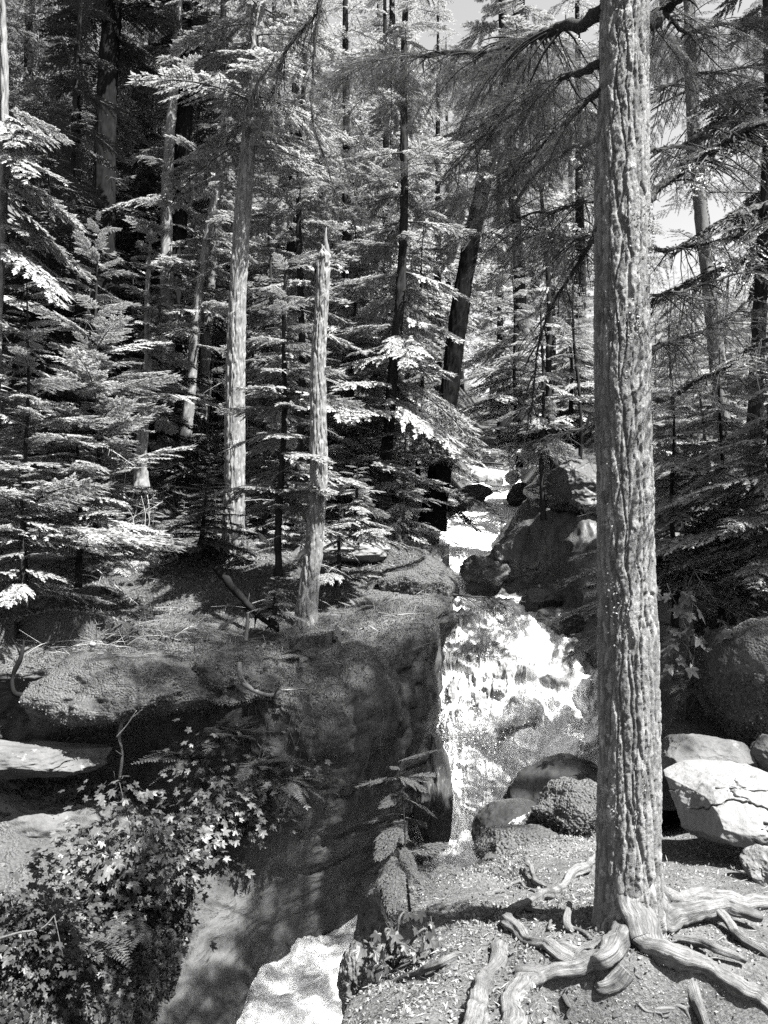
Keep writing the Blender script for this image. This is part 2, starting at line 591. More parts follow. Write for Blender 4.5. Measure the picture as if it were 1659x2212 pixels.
def fuzz(o, seed):
    """moss sprigs on the upper sides of a boulder"""
    me = o.data
    v = np.empty(len(me.vertices) * 3); me.vertices.foreach_get('co', v)
    nr = np.empty(len(me.vertices) * 3); me.vertex_normals.foreach_get('vector', nr)
    v, nr = v.reshape(-1, 3), nr.reshape(-1, 3)
    rs = np.random.default_rng(seed)
    area = float(np.prod(np.sort(np.ptp(v, axis=0))[1:]))
    n = int(min(34000, 16000 * area + 3000))
    k = np.argsort(rs.random(len(v)) - 0)[:0]
    i = rs.integers(0, len(v), n * 2)
    i = i[(nr[i, 2] + 0.5 * fbm(v[i], 4, 2, seed) > 0.0)][:n]
    p = v[i] + rs.normal(0, 0.012, (len(i), 3))
    d = unit(nr[i] * 0.7 + rs.normal(size=(len(i), 3)))
    L = rs.uniform(0.010, 0.030, len(i))
    vv, q = leaf_quads(p, d, L, L * 0.6, unit(nr[i] + rs.normal(0, .5, (len(i), 3))))
    b = Buf(); b.add(vv, q)
    link('moss', b.mesh('moss', ['moss_leaf'], False), o, kind='stuff')
def rock(name, label, cat, center, size, mats, seed, group=None, **kw):
    o = link(name, rock_mesh(name, size, mats, seed, **kw), loc=center)
    if mats[0] == 'rock_moss':
        fuzz(o, seed)
    return tag(o, label, cat, group)

# ------------------------------------------------------------------ the lie of the land
LIPX = np.array([-14, -6, -4, -2.6, -1.97, -1.44, -0.9, -0.37, 0.12, 0.7, 1.14, 1.5])
LIPY = np.array([8.0, 8.0, 8.2, 8.4, 8.5, 8.6, 8.7, 9.2, 9.9, 11.0, 12.9, 16.4])
SY = np.array([9, 11, 12.4, 13.5, 15, 16.3, 17, 18.5, 20, 21.5, 24, 30, 90.0])
SX = np.array([1.3, 2.0, 2.2, 2.1, 2.2, 1.75, 1.75, 2.3, 2.9, 3.2, 3.5, 4.2, 12.0])
SW = np.array([1.0, 1.3, 1.5, 1.2, 0.9, 0.35, 0.35, 0.7, 0.8, 0.6, 0.55, 0.6, 0.8])
SZ = np.array([-3.5, -2.4, -1.3, -0.9, -0.55, -0.2, 0.35, 0.9, 1.35, 1.6, 2.3, 3.8, 20.0])
def h_left(x, y):
    z = np.where(y < 10.5, -0.75, -0.75 + 0.30 * (y - 10.5))
    z = np.where(y > 40, -0.75 + 0.30 * 29.5 + 0.38 * (y - 40), z)
    z = z + np.clip(-x - 2.5, 0, 30) * 0.05
    return z
def h_right(x, y):
    z = -1.9 + 0.36 * (y - 6.0) + 0.16 * np.clip(x - 3, -2, 30)
    z = np.where(y > 40, -1.9 + 0.36 * 34 + 0.2 * (y - 40) + 0.16 * np.clip(x - 3, -2, 30), z)
    return z
def terrain(x, y):
    x = np.asarray(x, float); y = np.asarray(y, float)
    xs = np.interp(y, SY, SX)
    s = sstep(-1.0, 1.0, (x - xs) / 0.9)
    z = h_left(x, y) * (1 - s) + h_right(x, y) * s
    p = np.stack([x, y, np.zeros_like(x)], -1).reshape(-1, 3)
    z = z + (fbm(p, 0.55, 4, 3) * 0.22 + fbm(p, 3.0, 3, 8) * 0.04).reshape(z.shape)
    # stream bed
    dz = np.abs(x - xs) - np.interp(y, SY, SW)
    bed = np.interp(y, SY, SZ) - 0.35 + np.clip(dz, 0, 9) * 1.3
    z = np.where(y > 14, np.minimum(z, bed), z)
    # the gorge: no forest floor beyond the lip
    lip = np.interp(x, LIPX, LIPY) + 0.9
    cut = (y < lip) & (x < xs)
    z = np.where(cut, np.minimum(z, -5.0 + 0 * z), z)
    xr = np.interp(y, [6, 7, 9, 10.9, 12.4, 15], [1.9, 2.4, 3.5, 4.2, 4.6, 4.8])
    cutr = (y < 15) & (x >= xs) & (x < xr)
    return np.where(cutr, np.minimum(z, -5.0), z)
def ground_at(px, Y):
    d = ray(px, 1106)
    x = d[0] / d[1] * Y
    # pixel column shifts a little with height: one correction step
    z = float(terrain(np.array([x]), np.array([Y]))[0])
    f = Y * CQ + z * SQ
    x = (px - 829.5) / FP * f
    return np.array([x, Y, float(terrain(np.array([x]), np.array([Y]))[0])])

# right bank (the ledge with the big tree)
EDGE = np.array([P(640, 2300, 2.75)[:2], P(700, 2212, 3.02)[:2], P(775, 2110, 3.55)[:2], P(815, 1990, 4.15)[:2], P(828, 1905, 4.9)[:2],
                 P(930, 1865, 5.5)[:2], P(1030, 1835, 5.9)[:2], P(1180, 1745, 6.5)[:2], P(1300, 1690, 7.0)[:2], [3.6, 8.4], [5.5, 9.6]])
def edge_sd(x, y):
    """distance to the ledge's rim, positive on the land side"""
    p = np.stack([x, y], -1)
    best = np.full(x.shape, 1e9)
    sg = np.ones(x.shape)
    for a, b in zip(EDGE[:-1], EDGE[1:]):
        ab = b - a
        t = np.clip(((p - a) @ ab) / (ab @ ab), 0, 1)
        d = np.linalg.norm(p - (a + t[..., None] * ab), axis=-1)
        cr = ab[0] * (p[..., 1] - a[1]) - ab[1] * (p[..., 0] - a[0])
        m = d < best
        best = np.where(m, d, best)
        sg = np.where(m, np.where(cr < 0, 1, -1), sg)
    return best * sg
def h_bank(x, y):
    x = np.asarray(x, float); y = np.asarray(y, float)
    p = np.stack([x, y, np.zeros_like(x)], -1).reshape(-1, 3)
    z = -1.66 - 0.165 * (y - 3.8)
    z = z + (fbm(p, 1.1, 3, 21) * 0.07 + fbm(p, 5, 3, 31) * 0.02).reshape(z.shape)
    z = z + 0.10 * np.exp(-((x - 1.13) ** 2 + (y - 3.85) ** 2) / 0.25)
    z = z + 0.35 * sstep(1.9, 3.4, x) * sstep(4.0, 6.5, y)
    # the undercut bank in front of the roots
    yc = 3.16 + 0.07 * np.sin(x * 5.0) + 0.10 * np.clip(x - 1.2, 0, 2)
    m = sstep(0.52, 0.68, x) * sstep(0.0, 0.14, yc - y)
    z = z - m * (0.42 + 0.10 * fbm(p, 4, 3, 41).reshape(z.shape))
    sd = edge_sd(x, y) + (fbm(p, 2.2, 3, 51) * 0.09).reshape(z.shape)
    z = z - 0.22 * (1 - sstep(0.0, 0.5, sd)) - 2.6 * sstep(0.02, -0.45, sd)
    return z
def on_bank(px, py, dz=0.0):
    """where the sight line through a pixel meets the ledge"""
    d = ray(px, py)
    s = np.linspace(2.2, 9.0, 400) / d[1]
    q = d[None] * s[:, None]
    h = h_bank(q[:, 0], q[:, 1]) + dz
    k = np.argmax(q[:, 2] < h)
    return q[k]

# forest floor
xs_ = np.concatenate([np.linspace(-60, -14, 40), np.linspace(-13.8, 14, 280), np.linspace(14.3, 60, 40)])
ys_ = np.concatenate([np.linspace(6, 30, 250), np.linspace(30.4, 140, 70)])
GX, GY = np.meshgrid(xs_, ys_)
GZ = terrain(GX, GY)
b = Buf()
b.add(np.stack([GX, GY, GZ], -1), grid_faces(len(ys_), len(xs_)))
structure(link('forest_floor', b.mesh('forest_floor', ['forest_moss'])), 'mossy forest floor rising away behind the gorge')
# ground beyond everything, so that the land reaches the horizon
b = Buf()
r_ = np.concatenate([[0.0], np.geomspace(3, 1500, 26)])
th = np.linspace(0, 2 * PI, 48, endpoint=False)
gg = np.stack([r_[:, None] * np.cos(th), r_[:, None] * np.sin(th), np.full((len(r_), 48), -6.5) + (r_[:, None] * 0.012)], -1)
b.add(gg, grid_faces(len(r_), 48, True))
structure(link('ground', b.mesh('ground', ['forest_moss'])), 'valley ground under the whole scene')

# right bank sheet
bx = np.linspace(-1.6, 6.5, 330)
by = np.linspace(1.2, 9.8, 350)
BX, BY = np.meshgrid(bx, by)
BZ = h_bank(BX, BY)
b = Buf()
b.add(np.stack([BX, BY, BZ], -1), grid_faces(len(by), len(bx)))
structure(link('rocky_bank', b.mesh('rocky_bank', ['soil'])), 'littered soil ledge under the big tree')

# the cliff across the gorge
def rows_p(rows):
    return [[P(*c) for c in r] for r in rows]
def cliff_row(top, wl, bow=1.0):
    """top: six control points from the floor to the belly of the face; wl: pixel where the wall meets the pool"""
    r = [P(*c) for c in top]
    yw = Pz(wl[0], wl[1], -4.02)
    px, py, Y = top[-1]
    for t, k in ((0.4, 0.16), (0.75, 0.14)):
        r.append(P(px + (wl[0] - px) * t, py + (wl[1] - py) * t, Y + (yw[1] - Y) * t + k * bow))
    return r + [yw, yw + np.array([0, 0.05, -0.9])]
CL = rows_p([
    [(700, 1150, 17.5), (850, 1165, 17), (930, 1185, 16.6), (958, 1196, 16.4), (972, 1215, 16.3), (976, 1240, 16.2), (980, 1265, 16.1), (985, 1300, 15.9), (985, 1330, 15.8), (985, 1360, 15.7)],
    [(650, 1215, 14.8), (830, 1200, 14.2), (930, 1222, 13.4), (978, 1250, 13.0), (986, 1285, 12.8), (974, 1320, 12.8), (958, 1370, 12.7), (955, 1430, 12.5), (955, 1500, 12.3), (955, 1560, 12.2)],
    [(620, 1290, 12.8), (760, 1265, 12.2), (880, 1285, 11.5), (946, 1318, 11.0), (956, 1370, 10.8), (942, 1460, 10.8), (938, 1580, 10.9), (928, 1700, 11.0), (916, 1840, 11.0), (908, 1960, 10.9)]]) + [
    cliff_row([(560, 1320, 11.8), (700, 1325, 11.1), (800, 1340, 10.4), (856, 1380, 9.9), (884, 1450, 9.7), (880, 1580, 9.75)], (848, 1925)),
    cliff_row([(480, 1325, 11.2), (620, 1370, 10.2), (705, 1410, 9.6), (765, 1455, 9.2), (795, 1560, 9.0), (775, 1720, 9.2)], (806, 1963)),
    cliff_row([(400, 1330, 10.8), (540, 1390, 9.8), (612, 1440, 9.1), (655, 1510, 8.7), (690, 1620, 8.6), (685, 1760, 8.7)], (692, 2014)),
    cliff_row([(300, 1330, 10.4), (430, 1390, 9.4), (500, 1440, 8.9), (540, 1510, 8.7), (565, 1640, 8.7), (570, 1800, 8.4)], (575, 2092)),
    cliff_row([(180, 1340, 10.0), (320, 1395, 9.2), (400, 1440, 8.8), (430, 1520, 9.0), (450, 1660, 9.0), (455, 1850, 8.3)], (507, 2212), 0.6),
    cliff_row([(60, 1345, 9.8), (200, 1400, 9.0), (280, 1440, 8.8), (300, 1540, 9.2), (320, 1690, 9.2), (330, 1900, 8.2)], (430, 2340), -0.5),
    cliff_row([(-100, 1345, 9.6), (60, 1410, 8.8), (130, 1460, 8.6), (150, 1560, 9.0), (170, 1700, 9.0), (180, 1900, 8.2)], (300, 2460), -1.5),
    cliff_row([(-400, 1345, 9.4), (-200, 1420, 8.6), (-130, 1470, 8.3), (-100, 1570, 8.6), (-80, 1700, 8.6), (-60, 1900, 7.8)], (100, 2560)),
]
g = loft(CL, 330, 300)
n = -grid_normals(g)
fl = g.reshape(-1, 3)
cfrac = np.tile(np.linspace(0, 1, 300), (330, 1))
rfrac = np.tile(np.linspace(0, 1, 330)[:, None], (1, 300))
amp = sstep(0.12, 0.4, cfrac) * (1 - 0.75 * sstep(0.52, 0.62, cfrac))
d = (fbm(fl, 0.9, 4, 61) * 0.13 + ridged(fl, 2.2, 4, 65) * 0.045).reshape(g.shape[:2]) * (0.35 + amp)
low = sstep(0.55, 0.64, cfrac)
# water-carved flutes in the lower wall: shallow ledges that follow the bedding
q_ = fl.copy(); q_[:, 2] = q_[:, 2] * 1.0 + 0.33 * q_[:, 0] + 0.15 * fbm(fl, 0.8, 2, 70)
bed = vnoise(np.stack([q_[:, 0] * 0.25, q_[:, 1] * 0.25, q_[:, 2] * 9.0], 1), 72).reshape(g.shape[:2])
bed2 = vnoise(np.stack([q_[:, 0] * 0.5, q_[:, 1] * 0.5, q_[:, 2] * 24.0], 1), 73).reshape(g.shape[:2])
d = d + low * ((np.sign(bed) * np.abs(bed) ** 0.6) * 0.028 + np.sign(bed2) * np.abs(bed2) ** 0.5 * 0.009)
d = d + (ridged(fl, 5.0, 4, 75) * 0.022).reshape(g.shape[:2]) * (1 - 0.8 * low) * (0.3 + amp)
g = g + n * d[..., None]
CLIFF, CLIFFN = g, n
qf = grid_faces(330, 300)
cc = (cfrac[:-1, :-1] + 0.03 * fbm(fl, 1.5, 3, 77).reshape(330, 300)[:-1, :-1] - 0.05 * sstep(0.5, 0.75, rfrac[:-1, :-1])).ravel()
b = Buf()
b.add(g, qf[cc < 0.60], mi=0)
b.add(g, qf[cc >= 0.60], mi=1)
cliff_obj = structure(link('gorge_cliff', b.mesh('gorge_cliff', ['rock_cliff', 'rock_carved'])), 'mossy overhanging cliff with a water-carved lower wall')

rs = np.random.default_rng(880)
hb = Buf()
for k in range(90):
    i, j = rs.integers(90, 300), int(300 * rs.uniform(0.27, 0.42))
    p0 = CLIFF[i, j]
    u = np.linspace(0, 1, 9)[:, None]
    L = rs.uniform(0.15, 0.7)
    pp = p0 + u * np.array([rs.normal(0, .12), -0.12 - rs.uniform(0, .1), 0]) * L + np.array([0, 0, -L]) * u ** 1.3 + 0.04 * L * np.sin(u * rs.uniform(5, 12) + k) * np.array([1, .5, 0])
    tube(hb, pp, np.linspace(rs.uniform(.003, .009), .001, 9), 4, 0, cap=False)
link('rootlets', hb.mesh('rootlets', ['bark_mid']), cliff_obj, kind='stuff')
# lower slope in the shade at the bottom left
LS = rows_p([
    [(-400, 1690, 8.0), (-380, 1850, 7.2), (-360, 2000, 6.5), (-340, 2212, 5.7), (-300, 2420, 5.0)],
    [(-100, 1690, 8.2), (-100, 1850, 7.3), (-80, 2000, 6.6), (-60, 2212, 5.8), (-50, 2420, 5.1)],
    [(90, 1690, 8.4), (100, 1840, 7.5), (120, 2000, 6.8), (120, 2212, 5.9), (120, 2420, 5.2)],
    [(260, 1720, 8.6), (270, 1860, 7.8), (290, 2000, 7.1), (240, 2200, 6.3), (220, 2420, 5.5)],
    [(400, 1790, 8.8), (420, 1890, 8.2), (368, 2030, 7.4), (300, 2190, 6.6), (268, 2420, 5.7)],
    [(440, 1830, 9.3), (450, 1930, 9.0), (395, 2070, 8.0), (330, 2230, 7.1), (290, 2420, 6.1)],
])
g = loft(LS, 150, 150)
n = -grid_normals(g)
fl = g.reshape(-1, 3)
d = (fbm(fl, 1.1, 4, 81) * 0.12 + fbm(fl, 6, 3, 84) * 0.03).reshape(150, 150)
g = g + n * d[..., None]
SLOPE, SLOPEN = g, n
b = Buf()
b.add(g, grid_faces(150, 150))
structure(link('rocky_slope', b.mesh('rocky_slope', ['rock_cliff'])), 'dark overgrown slope below the cliff ledge')

# rock wall right of the stream
RW = rows_p([
    [(1004, 1215, 18), (1000, 1224, 15.7), (998, 1234, 15.4), (1001, 1247, 15.3), (1008, 1262, 15.3), (1016, 1300, 15.0)],
    [(1055, 1185, 18), (1050, 1200, 15.9), (1044, 1215, 15.3), (1040, 1238, 15.1), (1040, 1260, 15.0), (1040, 1320, 14.6)],
    [(1098, 1150, 18), (1092, 1166, 16.0), (1088, 1192, 15.2), (1098, 1225, 15.1), (1090, 1260, 15.2), (1090, 1330, 14.4)],
    [(1150, 1080, 18), (1150, 1108, 16.2), (1154, 1160, 15.0), (1166, 1210, 14.8), (1150, 1255, 15.1), (1145, 1340, 14.0)],
    [(1180, 1040, 18), (1172, 1084, 16), (1195, 1140, 14.7), (1206, 1200, 14.4), (1196, 1270, 14.3), (1200, 1375, 13.0)],
    [(1240, 1010, 18), (1240, 1074, 15.8), (1250, 1140, 14.2), (1256, 1220, 13.8), (1252, 1300, 13.3), (1260, 1410, 12.2)],
    [(1320, 1000, 18), (1320, 1060, 15.5), (1320, 1140, 13.8), (1320, 1220, 13.2), (1320, 1300, 12.6), (1320, 1460, 11.6)],
    [(1420, 1000, 17), (1420, 1050, 15), (1420, 1150, 13), (1420, 1250, 12), (1420, 1400, 10.8), (1420, 1640, 9.4)],
    [(1560, 980, 16), (1560, 1040, 14), (1560, 1150, 11.5), (1560, 1300, 10), (1560, 1450, 9.2), (1560, 1720, 8.0)],
    [(1750, 960, 15), (1750, 1000, 13), (1750, 1100, 10.5), (1750, 1300, 9.0), (1750, 1450, 8.4), (1750, 1720, 7.6)],
])
g = loft(RW, 240, 160)
n = -grid_normals(g)
fl = g.reshape(-1, 3)
d = (fbm(fl, 0.9, 4, 91) * 0.16 + ridged(fl, 1.6, 4, 95) * 0.06).reshape(240, 160)
g = g + n * d[..., None]
b = Buf()
b.add(g, grid_faces(240, 160))
structure(link('rock_wall', b.mesh('rock_wall', ['rock_wall'])), 'dark undercut rock wall along the far side of the stream')

# ------------------------------------------------------------------ water
def water_sheet(name, rows, nr, nc, mat, amp, freq, seed, stretch=(1, 1, 1), lab=None, rid=0.0, thin=None, strand=0.0, billow=0.0):
    g = loft(rows, nr, nc)
    n = grid_normals(g)
    if n[nr // 2, nc // 2, 2] < 0:
        n = -n
    fl = g.reshape(-1, 3) * np.asarray(stretch)
    wv = fl + 0.35 * np.stack([fbm(fl, 1.1, 2, seed + 3), fbm(fl, 1.1, 2, seed + 5), fbm(fl, 1.1, 2, seed + 7)], 1)
    d = fbm(wv, freq, 5, seed) * amp + rid * ridged(wv, freq * 1.8, 4, seed + 11)
    if billow:
        bw_ = 0
        for o in range(4):
            bw_ = bw_ + (0.5 ** o) * np.abs(vnoise(wv * freq * 0.9 * 2.1 ** o + 5.5 * o, seed + 40 + o))
        rr0 = np.repeat(np.linspace(0, 1, nr), nc)
        d = d + billow * (bw_ - 0.6) * (sstep(0.35, 0.6, rr0) if thin else 1.0)
    if strand:
        rr, cc_ = np.meshgrid(np.linspace(0, 1, nr), np.linspace(0, 1, nc), indexing='ij')
        pr = np.stack([cc_.ravel() * 34, rr.ravel() * 7, 0 * rr.ravel()], 1) + 0.9 * np.stack([fbm(fl, 1.6, 3, seed + 21), fbm(fl, 1.6, 3, seed + 23), 0 * rr.ravel()], 1)
        sk = ridged(pr, 1.0, 4, seed + 25)
        d = d + strand * sk
    g = g + n * d.reshape(nr, nc)[..., None]
    th = None
    if thin:
        gx, gy = px_of(g.reshape(-1, 3).T)
        th = 0.42 * sstep(0.60, 0.30, np.repeat(np.linspace(0, 1, nr), nc))
        q3 = g.reshape(-1, 3)
        gx = gx + 46 * fbm(q3, 1.6, 4, 131)
        gy = gy + 40 * fbm(q3, 1.6, 4, 137)
        for (cx, cy, rx, ry, an) in thin:
            c_, s_ = math.cos(an), math.sin(an)
            ux, uy = (gx - cx) * c_ + (gy - cy) * s_, -(gx - cx) * s_ + (gy - cy) * c_
            th = np.maximum(th, 0.95 * sstep(1.5, 0.2, np.sqrt((ux / rx) ** 2 + (uy / ry) ** 2)))
        g = g + n * (np.clip(th - 0.42, 0, 1) * 0.17).reshape(nr, nc)[..., None]
    b = Buf()
    b.add(g, grid_faces(nr, nc))
    me = b.mesh(name, [mat])
    if strand:
        me.attributes.new('strand', 'FLOAT', 'POINT').data.foreach_set('value', (sk * 0.25 + 0.5).astype(np.float32))
    if th is not None:
        me.attributes.new('thin', 'FLOAT', 'POINT').data.foreach_set('value', th.astype(np.float32))
    return structure(link(name, me), lab)
ZP = -4.1
def splashes(name, label, cx, cy, cY, sx, sy, sY, n, size, seed):
    rs = np.random.default_rng(seed)
    p = np.array([P(cx + rs.normal(0, sx), cy + rs.normal(0, sy), cY + rs.normal(0, sY)) for _ in range(n)])
    dd = unit(rs.normal(size=(n, 3)))
    L = size * rs.uniform(0.3, 1.3, n) ** 1.5
    b = Buf()
    for k in range(2):
        v, q = leaf_quads(p - dd * (L / 2)[:, None], dd, L, L * 0.8, unit(rs.normal(size=(n, 3))))
        b.add(v, q)
    o = link(name, b.mesh(name, ['drops']), kind='stuff')
    o['label'] = label
water_sheet('pool_water', [[np.array([x, y, ZP + 0.02 * (y - 6)]) for x in np.linspace(-5, 2.8, 4)] for y in np.linspace(4.5, 11.6, 5)],
            340, 340, 'foam_pool', 0.06, 1.5, 101, lab='churning foamy water in the slot below the cliff', rid=0.02, billow=0.16)
water_sheet('waterfall', rows_p([
    [(930, 1285, 15.2), (1000, 1292, 15.2), (1070, 1290, 15.2), (1130, 1292, 15.2), (1230, 1300, 15.2)],
    [(920, 1335, 13.6), (1000, 1330, 13.6), (1080, 1322, 13.6), (1150, 1325, 13.6), (1260, 1340, 13.6)],
    [(915, 1395, 12.7), (1000, 1378, 12.7), (1090, 1372, 12.7), (1190, 1378, 12.7), (1340, 1395, 12.6)],
    [(912, 1450, 12.3), (985, 1440, 12.2), (1080, 1440, 12.1), (1190, 1440, 12.1), (1340, 1440, 12.2)],
    [(908, 1540, 12.0), (985, 1525, 11.9), (1080, 1530, 11.6), (1190, 1510, 11.6), (1345, 1480, 11.9)],
    [(905, 1630, 11.8), (985, 1600, 11.6), (1080, 1620, 11.4), (1190, 1590, 11.3), (1345, 1560, 11.5)],
    [(900, 1720, 11.6), (985, 1700, 11.4), (1080, 1710, 11.2), (1180, 1680, 11.1), (1340, 1640, 11.2)],
    [(880, 1810, 11.3), (970, 1800, 11.2), (1070, 1800, 11.0), (1170, 1770, 10.9), (1320, 1740, 10.8)],
    [(850, 1900, 10.7), (950, 1895, 10.7), (1060, 1890, 10.6), (1170, 1890, 10.5), (1300, 1890, 10.4)],
]), 420, 320, 'foam_fall', 0.085, 2.2, 111, (1, 1, 0.5), 'white waterfall plunging into the gorge', rid=0.03, strand=0.02, billow=0.34,
    thin=[(982, 1425, 62, 48, 0.2), (1075, 1470, 90, 40, -0.55), (978, 1516, 32, 42, 0), (1040, 1530, 50, 22, -0.5), (1178, 1442, 60, 24, 0.1), (1250, 1415, 70, 14, 0), (985, 1338, 60, 16, 0.1), (1120, 1575, 30, 60, 0.4)])
splashes('spray_drops', 'spray flung up where the left curtain lands', 990, 1560, 11.6, 45, 30, 0.12, 1500, 0.022, 141)
splashes('spray_drops', 'spray along the foot of the main fall', 1130, 1620, 11.1, 80, 70, 0.15, 2600, 0.020, 142)
st = []
for y in np.linspace(14.2, 30, 30):
    xs, ww, zz = np.interp(y, SY, SX), np.interp(y, SY, SW) + 0.25, np.interp(y, SY, SZ)
    st.append([np.array([xs + k * ww, y, zz + 0.0]) for k in (-1, -0.5, 0, 0.5, 1)])
water_sheet('stream_water', st, 300, 70, 'foam_upper', 0.05, 1.8, 121, lab='white stream rushing down between the upper rocks', rid=0.02)

# ------------------------------------------------------------------ rocks
def rk(label, px, py, Y, wpx, hpx, depth, mats, seed, name='boulder', cat='boulder', group=None, **kw):
    s = Y / FP
    c = P(px, py, Y)
    return rock(name, label, cat, c, (wpx * s / 2, depth / 2, hpx * s / 2), [mats], seed, group, **kw)
rk('rounded moss cushion boulder overhanging the crevice on the left ledge', 288, 1492, 9.0, 345, 175, 2.3, 'rock_moss', 201, sub=64, rough=0.22, facets=6, fine=0.03, freq=1.1, under=-0.35)
rk('smaller mossy boulder with a dark cleft, right of the moss cushion', 520, 1468, 9.2, 200, 125, 1.7, 'rock_moss', 202, sub=64, rough=0.24, facets=6, fine=0.04, under=-0.3)
rk('mossy rock knob at the outer corner of the cliff top beside the stream', 893, 1265, 12.4, 165, 130, 1.4, 'rock_moss', 203, sub=64, rough=0.2, facets=7)
rk('flat pale rock slab jutting over the black crevice at the left edge', 70, 1640, 7.9, 330, 92, 0.9, 'rock_grey', 204, name='rock_slab', cat='rock', sub=64, rough=0.10, facets=9, fine=0.03, rot=0.15, hard=True)
rk('sunlit lichened rock face under the flat slab at the left edge', 60, 1770, 8.3, 330, 200, 1.2, 'rock_grey', 205, name='rock', cat='rock', sub=64, rough=0.12, facets=8, hard=True)
rk('tall smooth wet boulder standing at the foot of the waterfall', 938, 1705, 10.6, 84, 270, 0.8, 'rock_wall', 206, sub=64, rough=0.14, facets=10, fine=0.02, hard=True)
rk('dark round boulder half hidden behind the big trunk beside the fall', 1336, 1436, 11.4, 90, 110, 0.7, 'rock_wet', 207, rough=0.08, facets=4)
rk('dark smooth rock sloping into the waterfall pool behind the moss boulder', 1235, 1730, 7.6, 250, 165, 1.2, 'rock_wet', 208, sub=64, rough=0.10, facets=5, fine=0.012, hard=True)
rk('long dark wet rock along the pool edge at the foot of the fall', 1120, 1800, 6.9, 190, 130, 0.9, 'rock_wet', 209, sub=64, rough=0.09, facets=5, fine=0.012, hard=True)
rk('round mossy boulder between the waterfall and the big trunk', 1240, 1752, 6.5, 165, 130, 0.75, 'rock_moss', 210, sub=64, rough=0.2, facets=6)
rk('low mossy hump of rock on the ledge below the round moss boulder', 1120, 1830, 6.0, 200, 80, 0.7, 'rock_moss', 211, sub=64, rough=0.14, facets=3)
rk('large pale cracked boulder right of the big trunk', 1575, 1742, 5.3, 330, 215, 1.05, 'rock_pale', 212, sub=130, rough=0.06, facets=16, fine=0.014, grooves=5, hard=True)
rk('grey boulder littered with dead leaves behind the pale cracked boulder', 1520, 1640, 6.1, 200, 105, 0.8, 'rock_grey', 213, sub=64, rough=0.10, facets=6, hard=True)
rk('small grey boulder at the right edge above the pale one', 1655, 1625, 6.0, 80, 70, 0.5, 'rock_grey', 214, rough=0.1, facets=6, hard=True)
rk('small pale boulder at the right edge, resting on the soil by the roots', 1665, 1878, 4.45, 125, 90, 0.4, 'rock_pale', 215, sub=64, rough=0.08, facets=12, grooves=2)
rk('big shaded moss-covered boulder at the right edge under the branches', 1650, 1470, 7.0, 235, 290, 1.6, 'rock_moss', 216, sub=64, rough=0.10, facets=4)
rk('moss-topped block overhanging the dark rock wall by the trunk', 1262, 1062, 14.6, 165, 130, 1.6, 'rock_wall', 217, sub=64, rough=0.12, facets=8, hard=True)
rk('dark block with a mossy top above the stream bend', 1184, 1056, 16.4, 105, 90, 1.6, 'rock_wall', 218, sub=40, rough=0.12, facets=8, hard=True)
rk('dark tipped boulder standing in the stream below the cascade', 1050, 1238, 15.2, 112, 95, 1.2, 'rock_wall', 219, sub=64, rough=0.18, facets=14, hard=True)
rk('low grey block at the water line under the dark rock wall', 1160, 1302, 13.9, 95, 60, 0.8, 'rock_wall', 220, sub=40, rough=0.1, facets=8, hard=True)
rk('dark wedge of rock at the water line beside the low grey block', 1215, 1345, 13.0, 130, 70, 0.8, 'rock_wet', 221, sub=40, rough=0.1, facets=8, hard=True)
rk('wide grey boulder left of the topmost little chute', 1028, 1068, 22.2, 80, 42, 1.2, 'rock_grey', 222, rough=0.1, facets=7, hard=True)
rk('pointed grey boulder right of the topmost little chute', 1122, 1072, 21.8, 60, 60, 1.0, 'rock_grey', 223, rough=0.1, facets=8, hard=True)
rk('small pale boulder upstream behind the little chute', 1068, 1042, 24, 42, 26, 0.8, 'rock_pale', 224, rough=0.1, facets=7)
rk('rounded pale boulder far upstream under the hanging sprays', 1035, 1030, 26, 40, 26, 0.8, 'rock_pale', 225, rough=0.1, facets=7)
rk('small pale boulder beside the dark block upstream', 1108, 1030, 25, 36, 30, 0.7, 'rock_pale', 226, rough=0.1, facets=7)
rk('bright sunlit rock on the forest floor right of the broken snag', 760, 1192, 13.6, 170, 56, 1.3, 'rock_pale', 227, sub=40, rough=0.1, facets=5)
rk('dark jagged rock under the rim of the near ledge, beside the seedling', 812, 2030, 4.45, 90, 170, 0.5, 'rock_cliff', 233, sub=64, rough=0.22, facets=8, fine=0.05)
rk('lowest dark rock under the rim of the near ledge at the pool edge', 775, 2125, 3.95, 90, 130, 0.45, 'rock_cliff', 234, sub=64, rough=0.22, facets=8, fine=0.05)
rk('mossy rock nose where the near ledge meets the carved wall', 842, 1925, 5.0, 80, 110, 0.5, 'rock_moss', 235, sub=64, rough=0.2, facets=6)
for i, (x, y, Y, ww, hh, lab) in enumerate([(332, 1207, 12.2, 24, 34, 'pale upright stone at the foot of the low hemlock'), (200, 1392, 8.9, 16, 11, 'pale pebble-sized stone on the ledge beside the twigs'),
                                     (282, 1263, 11.4, 14, 9, 'small pale stone lying on the shaded floor, right one'), (262, 1262, 11.4, 12, 8, 'small pale stone lying on the shaded floor, left one'),
                                     (1005, 2060, 3.55, 16, 16, 'small pale stone lodged beside the left root')]):
    rk(lab, x, y, Y, ww, hh, ww * Y / FP, 'rock_pale', 240 + i, name='stone', cat='stone', sub=10, rough=0.12)

